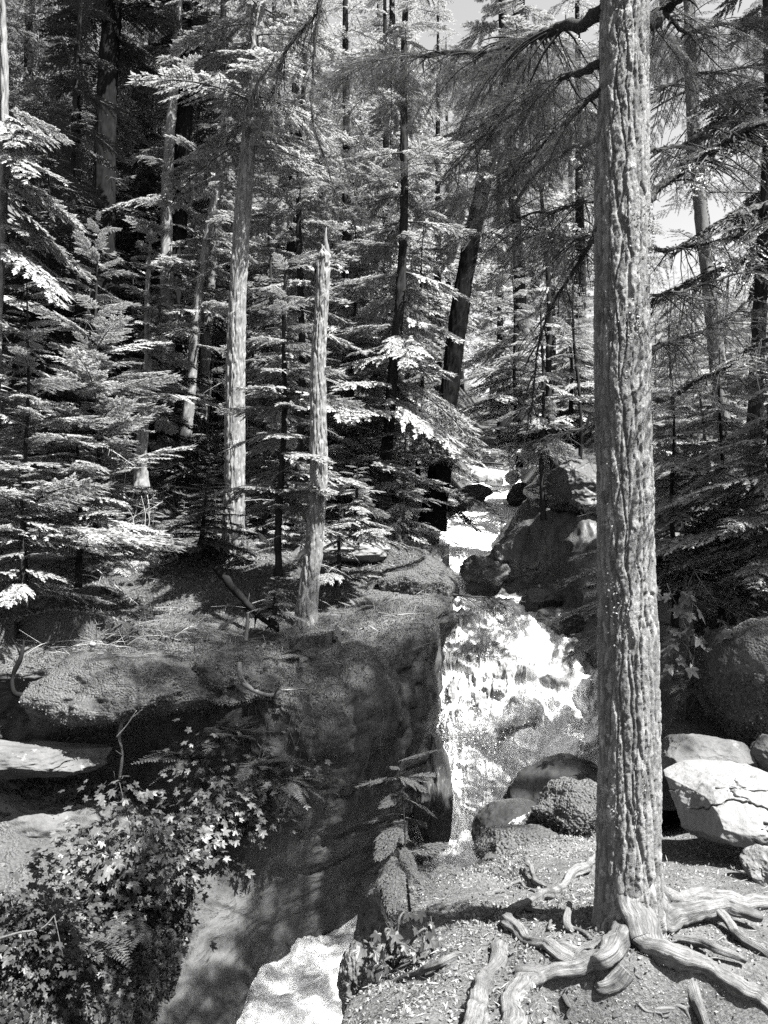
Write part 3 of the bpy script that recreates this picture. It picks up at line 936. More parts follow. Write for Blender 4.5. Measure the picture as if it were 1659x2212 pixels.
# ------------------------------------------------------------------ foliage meshes
def spray(rg, L=1.0, step=0.05, lat=0.42, droop=0.16, rise=0.05, tw=0.05, tws=0.022, tww=0.016, sparse=0.1, needle=False, curl=0.25, twist=0.35):
    """one flat hemlock branch along +X; returns a Buf (slot 0 wood, slot 1 needles)"""
    b = Buf()
    ns = 14
    s = np.linspace(0, 1, ns)
    ax = np.stack([L * s, L * 0.05 * np.sin(s * 3 + rg.uniform(0, 6)), L * (rise * s - droop * s ** 2)], 1)
    tube(b, ax, np.linspace(0.011, 0.0022, ns) * L ** 0.7, 4, 0, cap=False)
    B, D, LN, W, N = [], [], [], [], []
    xpos = np.arange(0.10 * L, L, step)
    for i, x in enumerate(xpos):
        for side in (-1, 1):
            if rg.random() < sparse:
                continue
            t = (x + rg.uniform(-0.4, 0.4) * step) / L
            if t >= 0.995:
                continue
            p0 = np.array([np.interp(t, s, ax[:, k]) for k in range(3)])
            prof = min(1.0, 0.35 + t * 2.2) * (1 - t) ** 0.75 + 0.10
            ll = L * lat * prof * rg.uniform(0.65, 1.15)
            a = math.radians(rg.uniform(48, 66) - 14 * t)
            nt_ = max(3, int(ll / tws))
            u = (np.arange(nt_) + 0.5) / nt_
            bend = a - u * curl
            dx, dy = np.cos(bend), np.sin(bend) * side
            seg = ll / nt_
            px_ = p0[0] + np.cumsum(dx) * seg
            py_ = p0[1] + np.cumsum(dy) * seg
            pz_ = p0[2] - (0.16 + 0.25 * rg.random()) * (u * ll) ** 2 / max(L * lat, 0.05) + rg.normal() * 0.012 * L * u
            pts = np.stack([px_, py_, pz_], 1)
            # woody midrib: a thin ribbon
            k = min(5, nt_)
            rib = np.vstack([p0, pts[np.linspace(0, nt_ - 1, k).astype(int)]])
            wv = np.array([-side * math.sin(a), math.cos(a), 0]) * 0.0022 * L ** 0.5
            wv = np.array([math.sin(a) , -side * math.cos(a), 0]) * 0.0024
            rv = np.concatenate([rib + wv, rib - wv])
            kk = len(rib)
            b.add(rv, [(j, j + 1, kk + j + 1, kk + j) for j in range(kk - 1)], mi=0)
            dirl = unit(np.gradient(pts, axis=0) if nt_ > 1 else np.array([[dx[0], dy[0], 0]]))
            for sd in (-1, 1):
                ta = np.radians(rg.uniform(38, 62, nt_)) * sd
                ca, sa = np.cos(ta), np.sin(ta)
                dd = np.stack([dirl[:, 0] * ca - dirl[:, 1] * sa, dirl[:, 0] * sa + dirl[:, 1] * ca, dirl[:, 2] + rg.normal(0, 0.16, nt_) - 0.12], 1)
                B.append(pts); D.append(unit(dd))
                LN.append(tw * rg.uniform(0.6, 1.25, nt_) * (1.05 - 0.55 * u)); W.append(tww * rg.uniform(0.75, 1.25, nt_))
                N.append(unit(np.stack([rg.normal(0, twist, nt_), rg.normal(0, twist, nt_), np.ones(nt_)], 1)))
            B.append(pts[-1:]); D.append(dirl[-1:]); LN.append(np.array([tw])); W.append(np.array([tww])); N.append(np.array([[0, 0, 1.0]]))
    B, D, LN, W, N = map(np.concatenate, (B, D, LN, W, N))
    if needle:
        # every twiglet becomes a two-rowed comb of needles
        k = 6
        u = (np.arange(k) + 0.5) / k
        bb = (B[:, None] + D[:, None] * (LN[:, None] * u[None])[..., None]).reshape(-1, 3)
        DD, NN = np.repeat(D, k, 0), np.repeat(N, k, 0)
        Wd = unit(np.cross(DD, NN))
        for sd in (-1, 1):
            nd = unit(DD * 0.45 + Wd * sd + rg.normal(0, 0.15, DD.shape))
            v, q = leaf_quads(bb, nd, np.repeat(W, k) * rg.uniform(0.5, 0.8, len(bb)), np.full(len(bb), 0.0038), NN)
            b.add(v, q, mi=1)
    else:
        v, q = leaf_quads(B, D, LN, W, N)
        b.add(v, q, mi=1)
    return b
def dead_spray(rg, L=1.0, n=12):
    """a bare branch with drooping twigs (+X)"""
    b = Buf()
    s = np.linspace(0, 1, 9)
    ax = np.stack([L * s, L * 0.06 * np.sin(s * 4 + rg.uniform(0, 6)), L * (0.05 * s - 0.22 * s ** 2)], 1)
    tube(b, ax, np.linspace(0.010, 0.002, 9) * L ** 0.7, 4, 0, cap=False)
    for i in range(n):
        t = rg.uniform(0.15, 1)
        p0 = np.array([np.interp(t, s, ax[:, k]) for k in range(3)])
        ll = L * rg.uniform(0.1, 0.4) * (1.15 - t)
        a = rg.uniform(0.3, 1.2) * rg.choice([-1, 1])
        u = np.linspace(0, 1, 5)
        pp = p0 + np.stack([np.cos(a) * u * ll, np.sin(a) * u * ll, -rg.uniform(0.0, 0.6) * ll * u ** 2 + rg.uniform(-.1, .2) * ll * u], 1)
        tube(b, pp, np.linspace(0.0035, 0.001, 5), 3, 0, cap=False)
    return b

rg = np.random.default_rng(11)
HEM = [spray(rg, 1.0, 0.042, rg.uniform(0.36, 0.5), rg.uniform(0.10, 0.26), rg.uniform(0.0, 0.12), 0.058, 0.0145, 0.019).mesh('hemlock_spray', ['twig_wood', 'needles']) for _ in range(6)]
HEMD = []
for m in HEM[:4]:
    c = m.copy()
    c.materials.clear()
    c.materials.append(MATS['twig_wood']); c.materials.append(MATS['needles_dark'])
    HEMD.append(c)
FINE = [spray(rg, 1.0, 0.05, rg.uniform(0.36, 0.46), rg.uniform(0.12, 0.24), 0.04, 0.06, 0.027, 0.017, needle=True).mesh('hemlock_spray', ['twig_wood', 'needles_shade']) for _ in range(3)]
CEDAR = [spray(rg, 1.0, 0.055, rg.uniform(0.34, 0.46), rg.uniform(0.15, 0.3), 0.06, 0.085, 0.026, 0.020, sparse=0.05, curl=0.7, twist=0.25).mesh('cedar_spray', ['twig_wood', 'needles']) for _ in range(3)]
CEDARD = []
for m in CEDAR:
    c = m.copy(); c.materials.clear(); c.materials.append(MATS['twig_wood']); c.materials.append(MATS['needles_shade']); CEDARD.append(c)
THIN = [spray(rg, 1.0, 0.075, 0.42, rg.uniform(0.15, 0.3), 0.04, 0.05, 0.02, 0.012, sparse=0.3, needle=False).mesh('hemlock_spray', ['twig_wood', 'needles_shade']) for _ in range(3)]
DEAD = [dead_spray(rg, 1.0, 14).mesh('dead_branch', ['twig_wood']) for _ in range(4)]
DEADP = [dead_spray(rg, 1.0, 14).mesh('dead_branch', ['dead_wood']) for _ in range(2)]
COARSE = [spray(rg, 1.0, 0.07, 0.45, rg.uniform(0.1, 0.25), 0.05, 0.075, 0.034, 0.024, sparse=0.12) for _ in range(3)]

# ------------------------------------------------------------------ trees
def bark_disp(amp, fx, seed, zs=0.09, tone=None):
    """long furrows, and flakes between them; each flake has its own tone"""
    def f(p):
        wx = np.stack([fbm(p, fx * 0.25, 3, seed), fbm(p, fx * 0.25, 3, seed + 3), 0 * p[:, 0]], 1)
        q = p * np.array([1, 1, zs]) + (0.22 / fx) * wx
        f1, f2, idv = worley(q, fx, seed)
        pl = sstep(0.0, 0.14, f2 - f1)
        q2 = p * np.array([1, 1, 0.42]) + (0.3 / fx) * wx
        g1, g2, idg = worley(q2, fx * 1.9, seed + 11)
        fl = sstep(0.0, 0.07, g2 - g1)
        if tone is not None:
            tone.append(np.clip(0.25 + 0.65 * idg + 0.25 * (idv - 0.5), 0, 1) * (0.6 + 0.4 * fl))
        return amp * (pl * (0.85 + 0.3 * idv) - 0.85 + 0.5 * (idg - 0.5) * pl + 0.16 * fl)
    return f
def set_tone(me, tone):
    t = np.concatenate([tone, [0.5, 0.5]]) if len(tone) < len(me.vertices) else tone
    t = np.concatenate([t, np.full(len(me.vertices) - len(t), 0.5)])[:len(me.vertices)]
    me.attributes.new('tone', 'FLOAT', 'POINT').data.foreach_set('value', t.astype(np.float32))
def trunk_mesh(vec, r0, r1, mat, rows=120, sides=24, bend=0.0, seed=0, flare=0.35, amp=0.012, fx=26, broken=False):
    """trunk from the origin along vec"""
    L = float(np.linalg.norm(vec))
    s = np.linspace(0, 1, rows)
    side = unit(np.cross(vec, [0.3, 1, 0.1]))
    wob = bend * np.sin(s * PI) + 0.006 * L * np.sin(s * 9 + seed)
    pts = s[:, None] * vec[None] + wob[:, None] * side[None]
    h = s * L
    rad = r0 + (r1 - r0) * s + r0 * flare * np.exp(-h / (1.6 * r0 + 0.05))
    b = Buf()
    if broken:
        rad[-3:] *= np.array([0.95, 0.8, 0.3])
    tone = []
    tube(b, pts, rad, sides, 0, rough=0.06, seed=seed, freq=2.5, disp=bark_disp(amp, fx, seed, tone=tone))
    if broken:
        # one tall splinter and a ragged low rim
        for a, hgt, rr in ((0.4, 0.34, 0.5), (2.3, 0.16, 0.42), (3.6, 0.10, 0.5), (5.1, 0.07, 0.45)):
            o = np.array([math.cos(a), math.sin(a), 0]) * rad[-4] * 0.55
            u = np.linspace(0, 1, 6)[:, None]
            pp = pts[-6] + o + u * np.array([-o[0] * .5, -o[1] * .5, hgt + 0.12]) + 0.012 * np.sin(u * 7 + a)
            tube(b, pp, rad[-4] * rr * np.array([1, 1, .9, .6, .35, .06]), 7, 0, rough=0.3, seed=seed + int(a * 9), freq=18)
    me = b.mesh('trunk', [mat])
    set_tone(me, tone[0])
    return me, pts
DENS = 2.2
def put_branches(root, pts, n, s0, s1, meshes, length, tilt=(-10, 12), name='branch', az=None, rs=None, top_up=25, pinch=0.3):
    """branch objects round a trunk; length(s) in metres"""
    rs = rs or np.random.default_rng(int(abs(root.location.x * 131 + root.location.y * 17)) + n)
    if 'hemlock' in meshes[0].name:
        n = int(n * DENS)
    for i in range(n):
        s = s0 + (s1 - s0) * (i + rs.uniform(0.1, 0.9)) / n
        p = np.array([np.interp(s, np.linspace(0, 1, len(pts)), pts[:, k]) for k in range(3)])
        a = i * 2.399 + rs.uniform(-0.5, 0.5) if az is None else math.radians(rs.uniform(*az))
        tl = rs.uniform(*tilt) + top_up * max(0, (s - 0.7) / 0.3)
        if rs.random() < 0.14:
            continue
        L = length(s) * rs.uniform(0.45, 1.5)
        o = link(name, meshes[rs.integers(len(meshes))], root, p, (rs.uniform(-0.25, 0.25), -math.radians(tl), a), (L, L * rs.uniform(0.8, 1.15), L))
TREES = []
def tree(label, base, top, wpx, Y, H, mat, group=None, name='conifer_tree', rows=120, sides=24, bend=0.0, amp=0.026, fx=15, r1f=0.35, z=None, cat='tree', broken=False, basez=None):
    """base=(px,py or None): where its foot stands; top=(px,py): a point its axis passes higher up"""
    if base[1] is None:
        p0 = ground_at(base[0], Y)
        p0[2] -= 0.15
    else:
        p0 = P(base[0], base[1], Y)
        p0[2] -= 0.12
    p1 = P(top[0], top[1], Y)
    v = unit(p1 - p0) * H if not broken else (p1 - p0)
    r0 = wpx / FP * (Y * 1.0) / 2
    root = thing(name, label, cat, p0, group)
    me, pts = trunk_mesh(v, r0, r0 * r1f, mat, rows, sides, bend, len(TREES) * 3 + 5, amp=amp, fx=fx, broken=broken)
    link('trunk', me, root)
    TREES.append(root)
    return root, pts

# --- the big tree in front
BIG = on_bank(1354, 2030)
BIG[1] += 0.13
BIG[0] = BIG[0] * BIG[1] / (BIG[1] - 0.13)
BIG[2] -= 0.08
big = thing('conifer_tree', 'big foreground conifer with furrowed lichened bark and exposed roots', 'tree', BIG)
topv = P(1347, 0, BIG[1]) - BIG
vec = unit(topv) * 9.0
S = np.concatenate([np.linspace(0, 0.52, 760), np.linspace(0.525, 1, 60)])
pts = S[:, None] * vec - unit(topv) * 0.25 + 0.012 * np.stack([np.sin(S * 14), 0 * S, 0 * S], 1)
h_ = S * 9.0 - 0.25
rad = 0.124 - 0.0035 * h_ + 0.034 * np.exp(-np.clip(h_, 0, 9) / 0.18)
b = Buf()
tone = []
bd = bark_disp(0.013, 27, 400, 0.065, tone)
bd2 = bark_disp(0.0035, 85, 430, 0.4)
tube(b, pts, rad, 190, 0, rough=0.05, seed=5, freq=1.8, disp=lambda p: bd(p) + bd2(p))
me = b.mesh('trunk', ['bark_big'])
set_tone(me, tone[0])
link('trunk', me, big)
# lichen flakes on the bark
lb = Buf()
rl = np.random.default_rng(5)
nfl = 1500
ch, ca = rl.uniform(0.4, 4.4, 26), rl.uniform(PI * 1.0, PI * 2.1, 26)
ch[:8] = rl.normal(2.45, 0.25, 8)
ci = rl.integers(0, 26, nfl)
hh = ch[ci] + rl.normal(0, 0.07, nfl)
aa = ca[ci] + rl.normal(0, 0.22, nfl)
rr_ = np.interp(hh, h_, rad) + 0.006
pp = np.stack([np.cos(aa) * rr_, np.sin(aa) * rr_, 0 * aa], 1) + hh[:, None] * unit(topv)[None]
nr_ = np.stack([np.cos(aa), np.sin(aa), 0.3 + 0 * aa], 1)
v, q = leaf_quads(pp, unit(rl.normal(size=(nfl, 3)) + nr_ * 0.4), rl.uniform(0.005, 0.014, nfl), rl.uniform(0.004, 0.010, nfl), unit(nr_ + rl.normal(0, 0.5, (nfl, 3))))
lb.add(v, q)
o = link('lichen', lb.mesh('lichen', ['litter_leaf'], False), big)
o['kind'] = 'stuff'

# roots: polylines traced on the ledge, (px, py, height above the soil)
def root_obj(poly, r0, r1, seed, absY=None, mat='root_wood', grow=0.0):
    cp = []
    for i, c in enumerate(poly):
        p = on_bank(c[0], c[1], max(0.25 * r0, c[2] * 0.8))
        cp.append(p)
    if grow:
        dv = cp[0] - BIG
        dv[2] = 0
        dv = unit(dv)
        cp = [BIG + np.array([0, 0, grow + 0.16]) + dv * 0.055, BIG + np.array([0, 0, grow]) + dv * 0.10] + cp
    pts = crom(cp, 14 * len(cp))
    rs = np.random.default_rng(seed)
    n = len(pts)
    pts = pts + 0.016 * np.stack([fbm(pts, 9, 2, seed), fbm(pts, 6, 2, seed + 1), fbm(pts, 6, 2, seed + 2)], 1)
    rad = (np.linspace(r0, r1, n) + (0.022 * np.exp(-np.linspace(0, 6, n)) if grow else 0)) * (1 + 0.15 * fbm(pts, 9, 3, seed + 3))
    bb = Buf()
    # long sinews along the root
    d, A, B = frames(pts)
    sides = 34 if r0 > 0.012 else 8
    ang = np.linspace(0, 2 * PI, sides, endpoint=False)
    tw = np.linspace(0, 2.2, n)
    prof = 1 + 0.16 * np.sin(2 * ang[None] + tw[:, None] + seed) + 0.10 * np.sin(5 * ang[None] - 2 * tw[:, None]) + 0.06 * np.abs(np.sin(7.5 * ang[None] + 1.5 * tw[:, None] + seed))
    dirs = A[:, None] * np.cos(ang)[None, :, None] + B[:, None] * np.sin(ang)[None, :, None]
    gg = pts[:, None] + dirs * (rad[:, None] * prof)[..., None]
    nz = fbm(gg.reshape(-1, 3), 22, 3, seed + 8).reshape(n, sides)
    gg = gg + dirs * (nz * 0.14 * rad[:, None])[..., None]
    v = gg.reshape(-1, 3)
    k = len(v)
    v = np.vstack([v, pts[0], pts[-1] + d[-1] * r1 * 0.3])
    tr = [(k, (j + 1) % sides, j) for j in range(sides)] + [(k + 1, (n - 1) * sides + j, (n - 1) * sides + (j + 1) % sides) for j in range(sides)]
    bb.add(v - BIG, grid_faces(n, sides, True), tr)
    me = bb.mesh('root', [mat])
    al = np.cumsum(np.r_[0, np.linalg.norm(np.diff(pts, axis=0), axis=1)])
    gr = np.stack([np.repeat(al, sides) * 5.0, np.tile(np.cos(ang), n) * 2.6 + seed, np.tile(np.sin(ang), n) * 2.6], 1)
    gr = np.vstack([gr, gr[0], gr[-1]])
    me.attributes.new('grain', 'FLOAT_VECTOR', 'POINT').data.foreach_set('vector', gr.astype(np.float32).ravel())
    link('root', me, big)
U = 0.0021   # metres per pixel at the roots
root_obj([(1398, 2030, .06), (1441, 2060, .05), (1505, 2090, .05), (1591, 2122, .05), (1642, 2152, .02), (1690, 2200, .02)], .046, .030, 501, grow=0.20)
root_obj([(1440, 1946, .04), (1500, 1943, .03), (1570, 1945, .03), (1640, 1952, .03), (1720, 1960, .02)], .040, .028, 502, grow=0.34)
root_obj([(1432, 1990, .06), (1470, 1976, .07), (1514, 1966, .08), (1582, 1966, .08), (1640, 1978, .08)], .048, .028, 503, grow=0.26)
root_obj([(1545, 1970, .08), (1562, 1985, .06), (1591, 2014, .04), (1630, 2042, .03), (1680, 2075, .01)], .022, .016, 504)
root_obj([(1318, 2066, .04), (1280, 2078, .04), (1206, 2088, .04), (1154, 2110, .03), (1122, 2150, .0), (1106, 2196, .0), (1100, 2240, 0)], .036, .032, 505, grow=0.12)
root_obj([(1160, 2108, .0), (1135, 2104, 0), (1112, 2100, 0)], .026, .018, 506, [3.38, 3.36, 3.34])
root_obj([(1296, 1856, .03), (1270, 1872, .03), (1240, 1886, .03), (1214, 1919, .03), (1154, 1945, .03), (1112, 1968, .03), (1090, 1988, .03), (1120, 2010, .03), (1171, 2040, .03), (1214, 2064, .02), (1240, 2078, .01)], .026, .020, 507)
root_obj([(1168, 2034, .03), (1195, 2046, .02), (1235, 2056, .02), (1275, 2062, .01)], .016, .012, 508)
root_obj([(1275, 2030, .02), (1262, 2022, .02), (1231, 2004, .02), (1205, 2006, .02), (1180, 2020, .01)], .012, .009, 509)
root_obj([(1238, 2008, -.01), (1226, 1990, .05), (1232, 1950, .10)], .022, .010, 510, [None, 4.02, 4.04])
root_obj([(1140, 1862, .07), (1146, 1884, .05), (1160, 1906, .03), (1190, 1920, .0)], .014, .020, 511)
root_obj([(1050, 1935, .0), (1080, 1922, .02), (1118, 1912, .02), (1160, 1930, .0)], .010, .009, 512)
root_obj([(1352, 2092, 0), (1330, 2112, 0), (1300, 2124, 0), (1288, 2114, 0)], .034, .022, 513, [3.46, 3.38, 3.36, 3.38])
root_obj([(1480, 2090, 0), (1492, 2125, 0), (1503, 2165, 0), (1524, 2215, 0)], .024, .018, 514, [3.42, 3.36, 3.33, 3.3])
root_obj([(1502, 2165, 0), (1460, 2182, 0), (1420, 2190, 0), (1356, 2186, 0), (1320, 2196, 0)], .016, .012, 515, [3.34, 3.31, 3.28, 3.28, 3.26])
root_obj([(1460, 2030, .02), (1510, 2034, .04), (1557, 2052, .05), (1600, 2072, .03)], .020, .014, 516)
root_obj([(1082, 2050, 0), (1068, 2090, 0), (1052, 2135, 0), (1030, 2200, 0), (1020, 2260, 0)], .026, .038, 517, [3.5, 3.44, 3.38, 3.3, 3.2])
root_obj([(1010, 2050, .02), (960, 2082, .02), (900, 2100, .015), (840, 2118, .01), (800, 2150, .0)], .014, .008, 518)
root_obj([(1232, 2140, 0), (1240, 2180, 0), (1252, 2230, 0)], .020, .016, 519, [3.32, 3.28, 3.24])
root_obj([(1290, 2062, .02), (1262, 2054, .03), (1245, 2060, .03), (1250, 2076, .02), (1275, 2090, .0)], .014, .012, 520)

rs = np.random.default_rng(530)
for i in range(26):
    x, y = rs.uniform(1010, 1660), rs.uniform(1905, 2200)
    a = rs.uniform(0, 6.28)
    pl = []
    for k in range(6):
        pl.append((x, y, .004))
        a += rs.normal(0, .5)
        l = rs.uniform(14, 34)
        x, y = x + l * math.cos(a), y + l * math.sin(a) * 0.55
    r_0 = rs.uniform(.004, .010)
    root_obj(pl, r_0, r_0 * .4, 540 + i)
# limbs of the big tree: (px, py, Y) polylines with twigs and drooping sprays
def limb(parent, poly, r0, r1, seed, twigs=20, sprays=0, meshes=None, sl=(0.3, 0.6), mat='bark_limb', name='branch', tl=(0.08, 0.35), droop=0.6, lichen=0):
    org = np.array(parent.location)
    cp = [P(*c) for c in poly]
    n = 16 * len(cp)
    pts = crom(cp, n) - org
    rs = np.random.default_rng(seed)
    pts = pts + 0.02 * np.stack([fbm(pts, 3, 2, seed), fbm(pts, 3, 2, seed + 1), fbm(pts, 3, 2, seed + 2)], 1)
    rad = np.linspace(r0, r1, n)
    b = Buf()
    tube(b, pts, rad, 8, 0, rough=0.35, seed=seed, freq=16)
    d = unit(np.gradient(pts, axis=0))
    tips = []
    for k in range(twigs):
        i = int(rs.uniform(0.12, 1) * (n - 1))
        side = unit(np.cross(d[i], [0, 0, 1]))
        a = rs.choice([-1, 1])
        L = rs.uniform(*tl)
        u = np.linspace(0, 1, 7)[:, None]
        dirv = d[i] * rs.uniform(0.2, 0.9) + side * a * rs.uniform(0.2, 1.0) + np.array([0, 0, rs.uniform(-0.5, 0.25)])
        pp = pts[i] + unit(dirv) * u * L + np.array([0, 0, -1]) * droop * L * u ** 2 + 0.03 * L * np.sin(u * 9 + k)
        tube(b, pp, np.linspace(max(0.0035, rad[i] * 0.35), 0.0012, 7), 4, 0, cap=False)
        for m in range(rs.integers(1, 4)):
            j = rs.integers(2, 6)
            d2 = unit(unit(dirv) * 0.6 + rs.normal(0, 0.6, 3) + np.array([0, 0, -0.3]))
            p2 = pp[j] + d2 * np.linspace(0, 1, 4)[:, None] * L * rs.uniform(0.2, 0.5)
            tube(b, p2, np.linspace(0.002, 0.0008, 4), 3, 0, cap=False)
    if lichen:
        i = (rs.uniform(0, 1, lichen) * (n - 1)).astype(int)
        bs = pts[i] + rs.normal(0, 0.6, (lichen, 3)) * rad[i][:, None]
        dd = unit(rs.normal(size=(lichen, 3)) + np.array([0, 0, -0.5]))
        v, q = leaf_quads(bs, dd, rs.uniform(0.01, 0.035, lichen), rs.uniform(0.004, 0.010, lichen), unit(rs.normal(size=(lichen, 3))))
        b.add(v, q, mi=1)
    o = link(name, b.mesh(name, [mat, 'moss_leaf']), parent)
    sprays = int(sprays * 1.9)
    for k in range(sprays):
        i = int((0.15 + 0.85 * (k + rs.uniform(0, 1)) / sprays) * (n - 1))
        L = rs.uniform(*sl)
        hd = math.atan2(d[i][1], d[i][0]) + rs.choice([-1, 1]) * rs.uniform(0.3, 1.3)
        link('needle_spray', meshes[rs.integers(len(meshes))], o, pts[i], (rs.uniform(-0.5, 0.5), math.radians(rs.uniform(-5, 50)), hd), L)
    return o
bY = float(BIG[1])
limb(big, [(1300, 25, bY), (1180, 70, 4.3), (1070, 105, 4.9), (955, 116, 5.5), (829, 122, 6.1), (740, 150, 6.6)], .032, .008, 601, 60, 26, FINE, (0.30, 0.65), tl=(.1, .45), lichen=500)
limb(big, [(1300, 135, bY), (1205, 168, 4.2), (1150, 215, 4.6), (1060, 290, 5.0), (960, 380, 5.5)], .020, .005, 602, 50, 18, FINE, (0.28, 0.55), tl=(.1, .4), lichen=300)
limb(big, [(1300, 200, bY), (1230, 250, 4.1), (1160, 330, 4.5), (1090, 400, 5.0)], .016, .004, 603, 40, 12, FINE, (0.25, 0.5), lichen=200)
limb(big, [(1300, 295, bY), (1230, 325, 4.1), (1180, 350, 4.3), (1145, 385, 4.5), (1110, 440, 4.6), (1078, 462, 4.7)], .014, .009, 604, 10, 3, THIN, (0.2, 0.35), mat='bark_mid', tl=(.04, .15))
limb(big, [(1300, 500, bY), (1265, 540, 4.1), (1240, 580, 4.2), (1200, 650, 4.4), (1165, 740, 4.5), (1155, 820, 4.55), (1148, 915, 4.6)], .014, .004, 605, 50, 5, THIN, (0.2, 0.35), tl=(.05, .22), lichen=700)
limb(big, [(1300, 520, bY), (1240, 512, 4.3), (1170, 500, 4.8), (1090, 485, 5.4)], .012, .003, 606, 40, 8, THIN, (0.25, 0.5), tl=(.1, .4), lichen=150)
limb(big, [(1300, 905, bY), (1250, 920, 4.2), (1215, 935, 4.5), (1180, 955, 4.8), (1150, 988, 5.0)], .009, .003, 607, 24, 2, THIN, (0.15, 0.3), tl=(.06, .25), mat='bark_mid', lichen=60)
limb(big, [(1300, 420, bY), (1220, 450, 4.3), (1120, 470, 4.9), (1050, 500, 5.5)], .010, .003, 608, 40, 6, THIN, (0.25, 0.5), tl=(.1, .45), lichen=100)
limb(big, [(1398, 430, bY), (1460, 375, 3.7), (1530, 330, 3.5), (1600, 285, 3.3), (1700, 220, 3.1)], .020, .014, 611, 36, 7, THIN, (0.25, 0.45), tl=(.06, .3), lichen=900)
limb(big, [(1398, 545, bY), (1470, 535, 3.7), (1555, 520, 3.5), (1620, 498, 3.3), (1700, 455, 3.1)], .012, .008, 612, 36, 6, THIN, (0.25, 0.45), tl=(.06, .3), lichen=500)
limb(big, [(1398, 872, bY), (1450, 850, 3.7), (1505, 820, 3.5), (1560, 790, 3.35), (1640, 735, 3.2), (1720, 700, 3.1)], .011, .008, 613, 30, 4, THIN, (0.2, 0.4), tl=(.06, .3), lichen=300)
limb(big, [(1395, 60, bY), (1430, 22, 3.7), (1490, -40, 3.5)], .040, .030, 614, 8, 4, FINE, (0.3, 0.5), lichen=200)
limb(big, [(1398, 640, bY), (1470, 625, 4.0), (1560, 600, 4.3), (1680, 560, 4.6)], .009, .004, 615, 40, 7, THIN, (0.25, 0.45), tl=(.1, .4), lichen=200)
limb(big, [(1398, 330, bY), (1450, 320, 4.0), (1520, 290, 4.3), (1620, 230, 4.6)], .009, .004, 616, 40, 8, THIN, (0.25, 0.5), tl=(.1, .4), lichen=200)
limb(big, [(1398, 230, bY), (1450, 180, 4.1), (1510, 160, 4.4), (1580, 150, 4.7), (1680, 138, 5.0)], .011, .006, 617, 40, 8, THIN, (0.25, 0.5), tl=(.1, .4), lichen=200)
limb(big, [(1398, 760, bY), (1450, 740, 4.1), (1540, 700, 4.5), (1650, 640, 5.0)], .010, .004, 618, 40, 7, THIN, (0.25, 0.5), tl=(.1, .4), lichen=200)
limb(big, [(1390, -60, bY), (1470, 60, 4.4), (1560, 52, 4.8), (1700, 38, 5.2)], .016, .008, 619, 40, 14, FINE, (0.3, 0.55), tl=(.1, .4), lichen=200)

# hanging dead branches that drop in from above
for lab, poly, r0, sd in [
    ('dark lichened dead branch bending down from the top edge', [(720, -120, 7.0), (695, 0, 7.0), (665, 55, 7.0), (612, 115, 7.0), (596, 200, 7.0), (590, 350, 7.0)], .022, 631),
    ('thin dark dead branch hanging straight down beside the bent one', [(690, -120, 7.3), (686, 0, 7.3), (681, 125, 7.3), (677, 250, 7.3), (708, 350, 7.3), (730, 430, 7.3), (765, 480, 7.3)], .016, 632)]:
    o = thing('hanging_branch', lab, 'branch', P(*poly[0]))
    limb(o, poly, r0, .004, sd, 60, 10, THIN, (0.25, 0.5), tl=(.08, .35), lichen=900, name='limb')

# --- the trees one can tell apart
r, p = tree('tall pale-barked hemlock trunk left of the broken snag', (492, 1215), (526, 250), 46, 13.0, 15, 'bark_pale', rows=460, sides=96, bend=-0.12)
put_branches(r, p, 34, 0.48, 1.0, HEM, lambda s: 2.6 * (1.15 - s), (-25, 0))
put_branches(r, p, 14, 0.06, 0.5, DEADP, lambda s: 0.7, (-25, 15))
r, p = tree('broken snag with a splintered top in front of the hemlocks', (664, 1340), (696, 545), 42, 10.7, 6, 'bark_pale', rows=260, sides=80, bend=-0.05, r1f=0.62, broken=True, name='dead_tree')
put_branches(r, p, 12, 0.15, 0.97, DEADP, lambda s: 0.45, (-25, 25))
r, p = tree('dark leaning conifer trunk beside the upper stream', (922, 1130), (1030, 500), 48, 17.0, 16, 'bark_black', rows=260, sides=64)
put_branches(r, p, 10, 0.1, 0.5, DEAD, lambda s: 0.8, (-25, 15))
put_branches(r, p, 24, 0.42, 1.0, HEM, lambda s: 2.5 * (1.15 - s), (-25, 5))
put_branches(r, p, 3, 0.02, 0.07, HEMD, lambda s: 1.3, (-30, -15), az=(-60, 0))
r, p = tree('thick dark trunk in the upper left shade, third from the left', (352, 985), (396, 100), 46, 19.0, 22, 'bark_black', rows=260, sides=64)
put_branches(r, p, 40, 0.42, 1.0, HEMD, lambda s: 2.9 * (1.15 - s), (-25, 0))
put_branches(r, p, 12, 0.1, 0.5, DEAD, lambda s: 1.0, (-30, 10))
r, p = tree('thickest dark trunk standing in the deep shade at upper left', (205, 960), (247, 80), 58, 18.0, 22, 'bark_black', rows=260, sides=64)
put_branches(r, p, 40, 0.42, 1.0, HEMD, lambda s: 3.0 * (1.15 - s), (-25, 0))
put_branches(r, p, 10, 0.1, 0.45, DEAD, lambda s: 1.0, (-30, 10))
r, p = tree('slim trunk hung with sprays between the snag and the leaning trunk', (838, 1090), (872, 300), 25, 15.0, 13, 'bark_dark', rows=120)
put_branches(r, p, 44, 0.12, 1.0, HEM, lambda s: 1.7 * (1.25 - s), (-28, 0))
r, p = tree('straight grey trunk against the bright sky right of the big tree', (1552, None), (1508, 200), 36, 14.0, 18, 'bark_mid', rows=160)
put_branches(r, p, 26, 0.30, 1.0, THIN, lambda s: 2.2 * (1.15 - s), (-28, 0))
put_branches(r, p, 12, 0.15, 0.8, DEAD, lambda s: 1.2, (-30, 10))
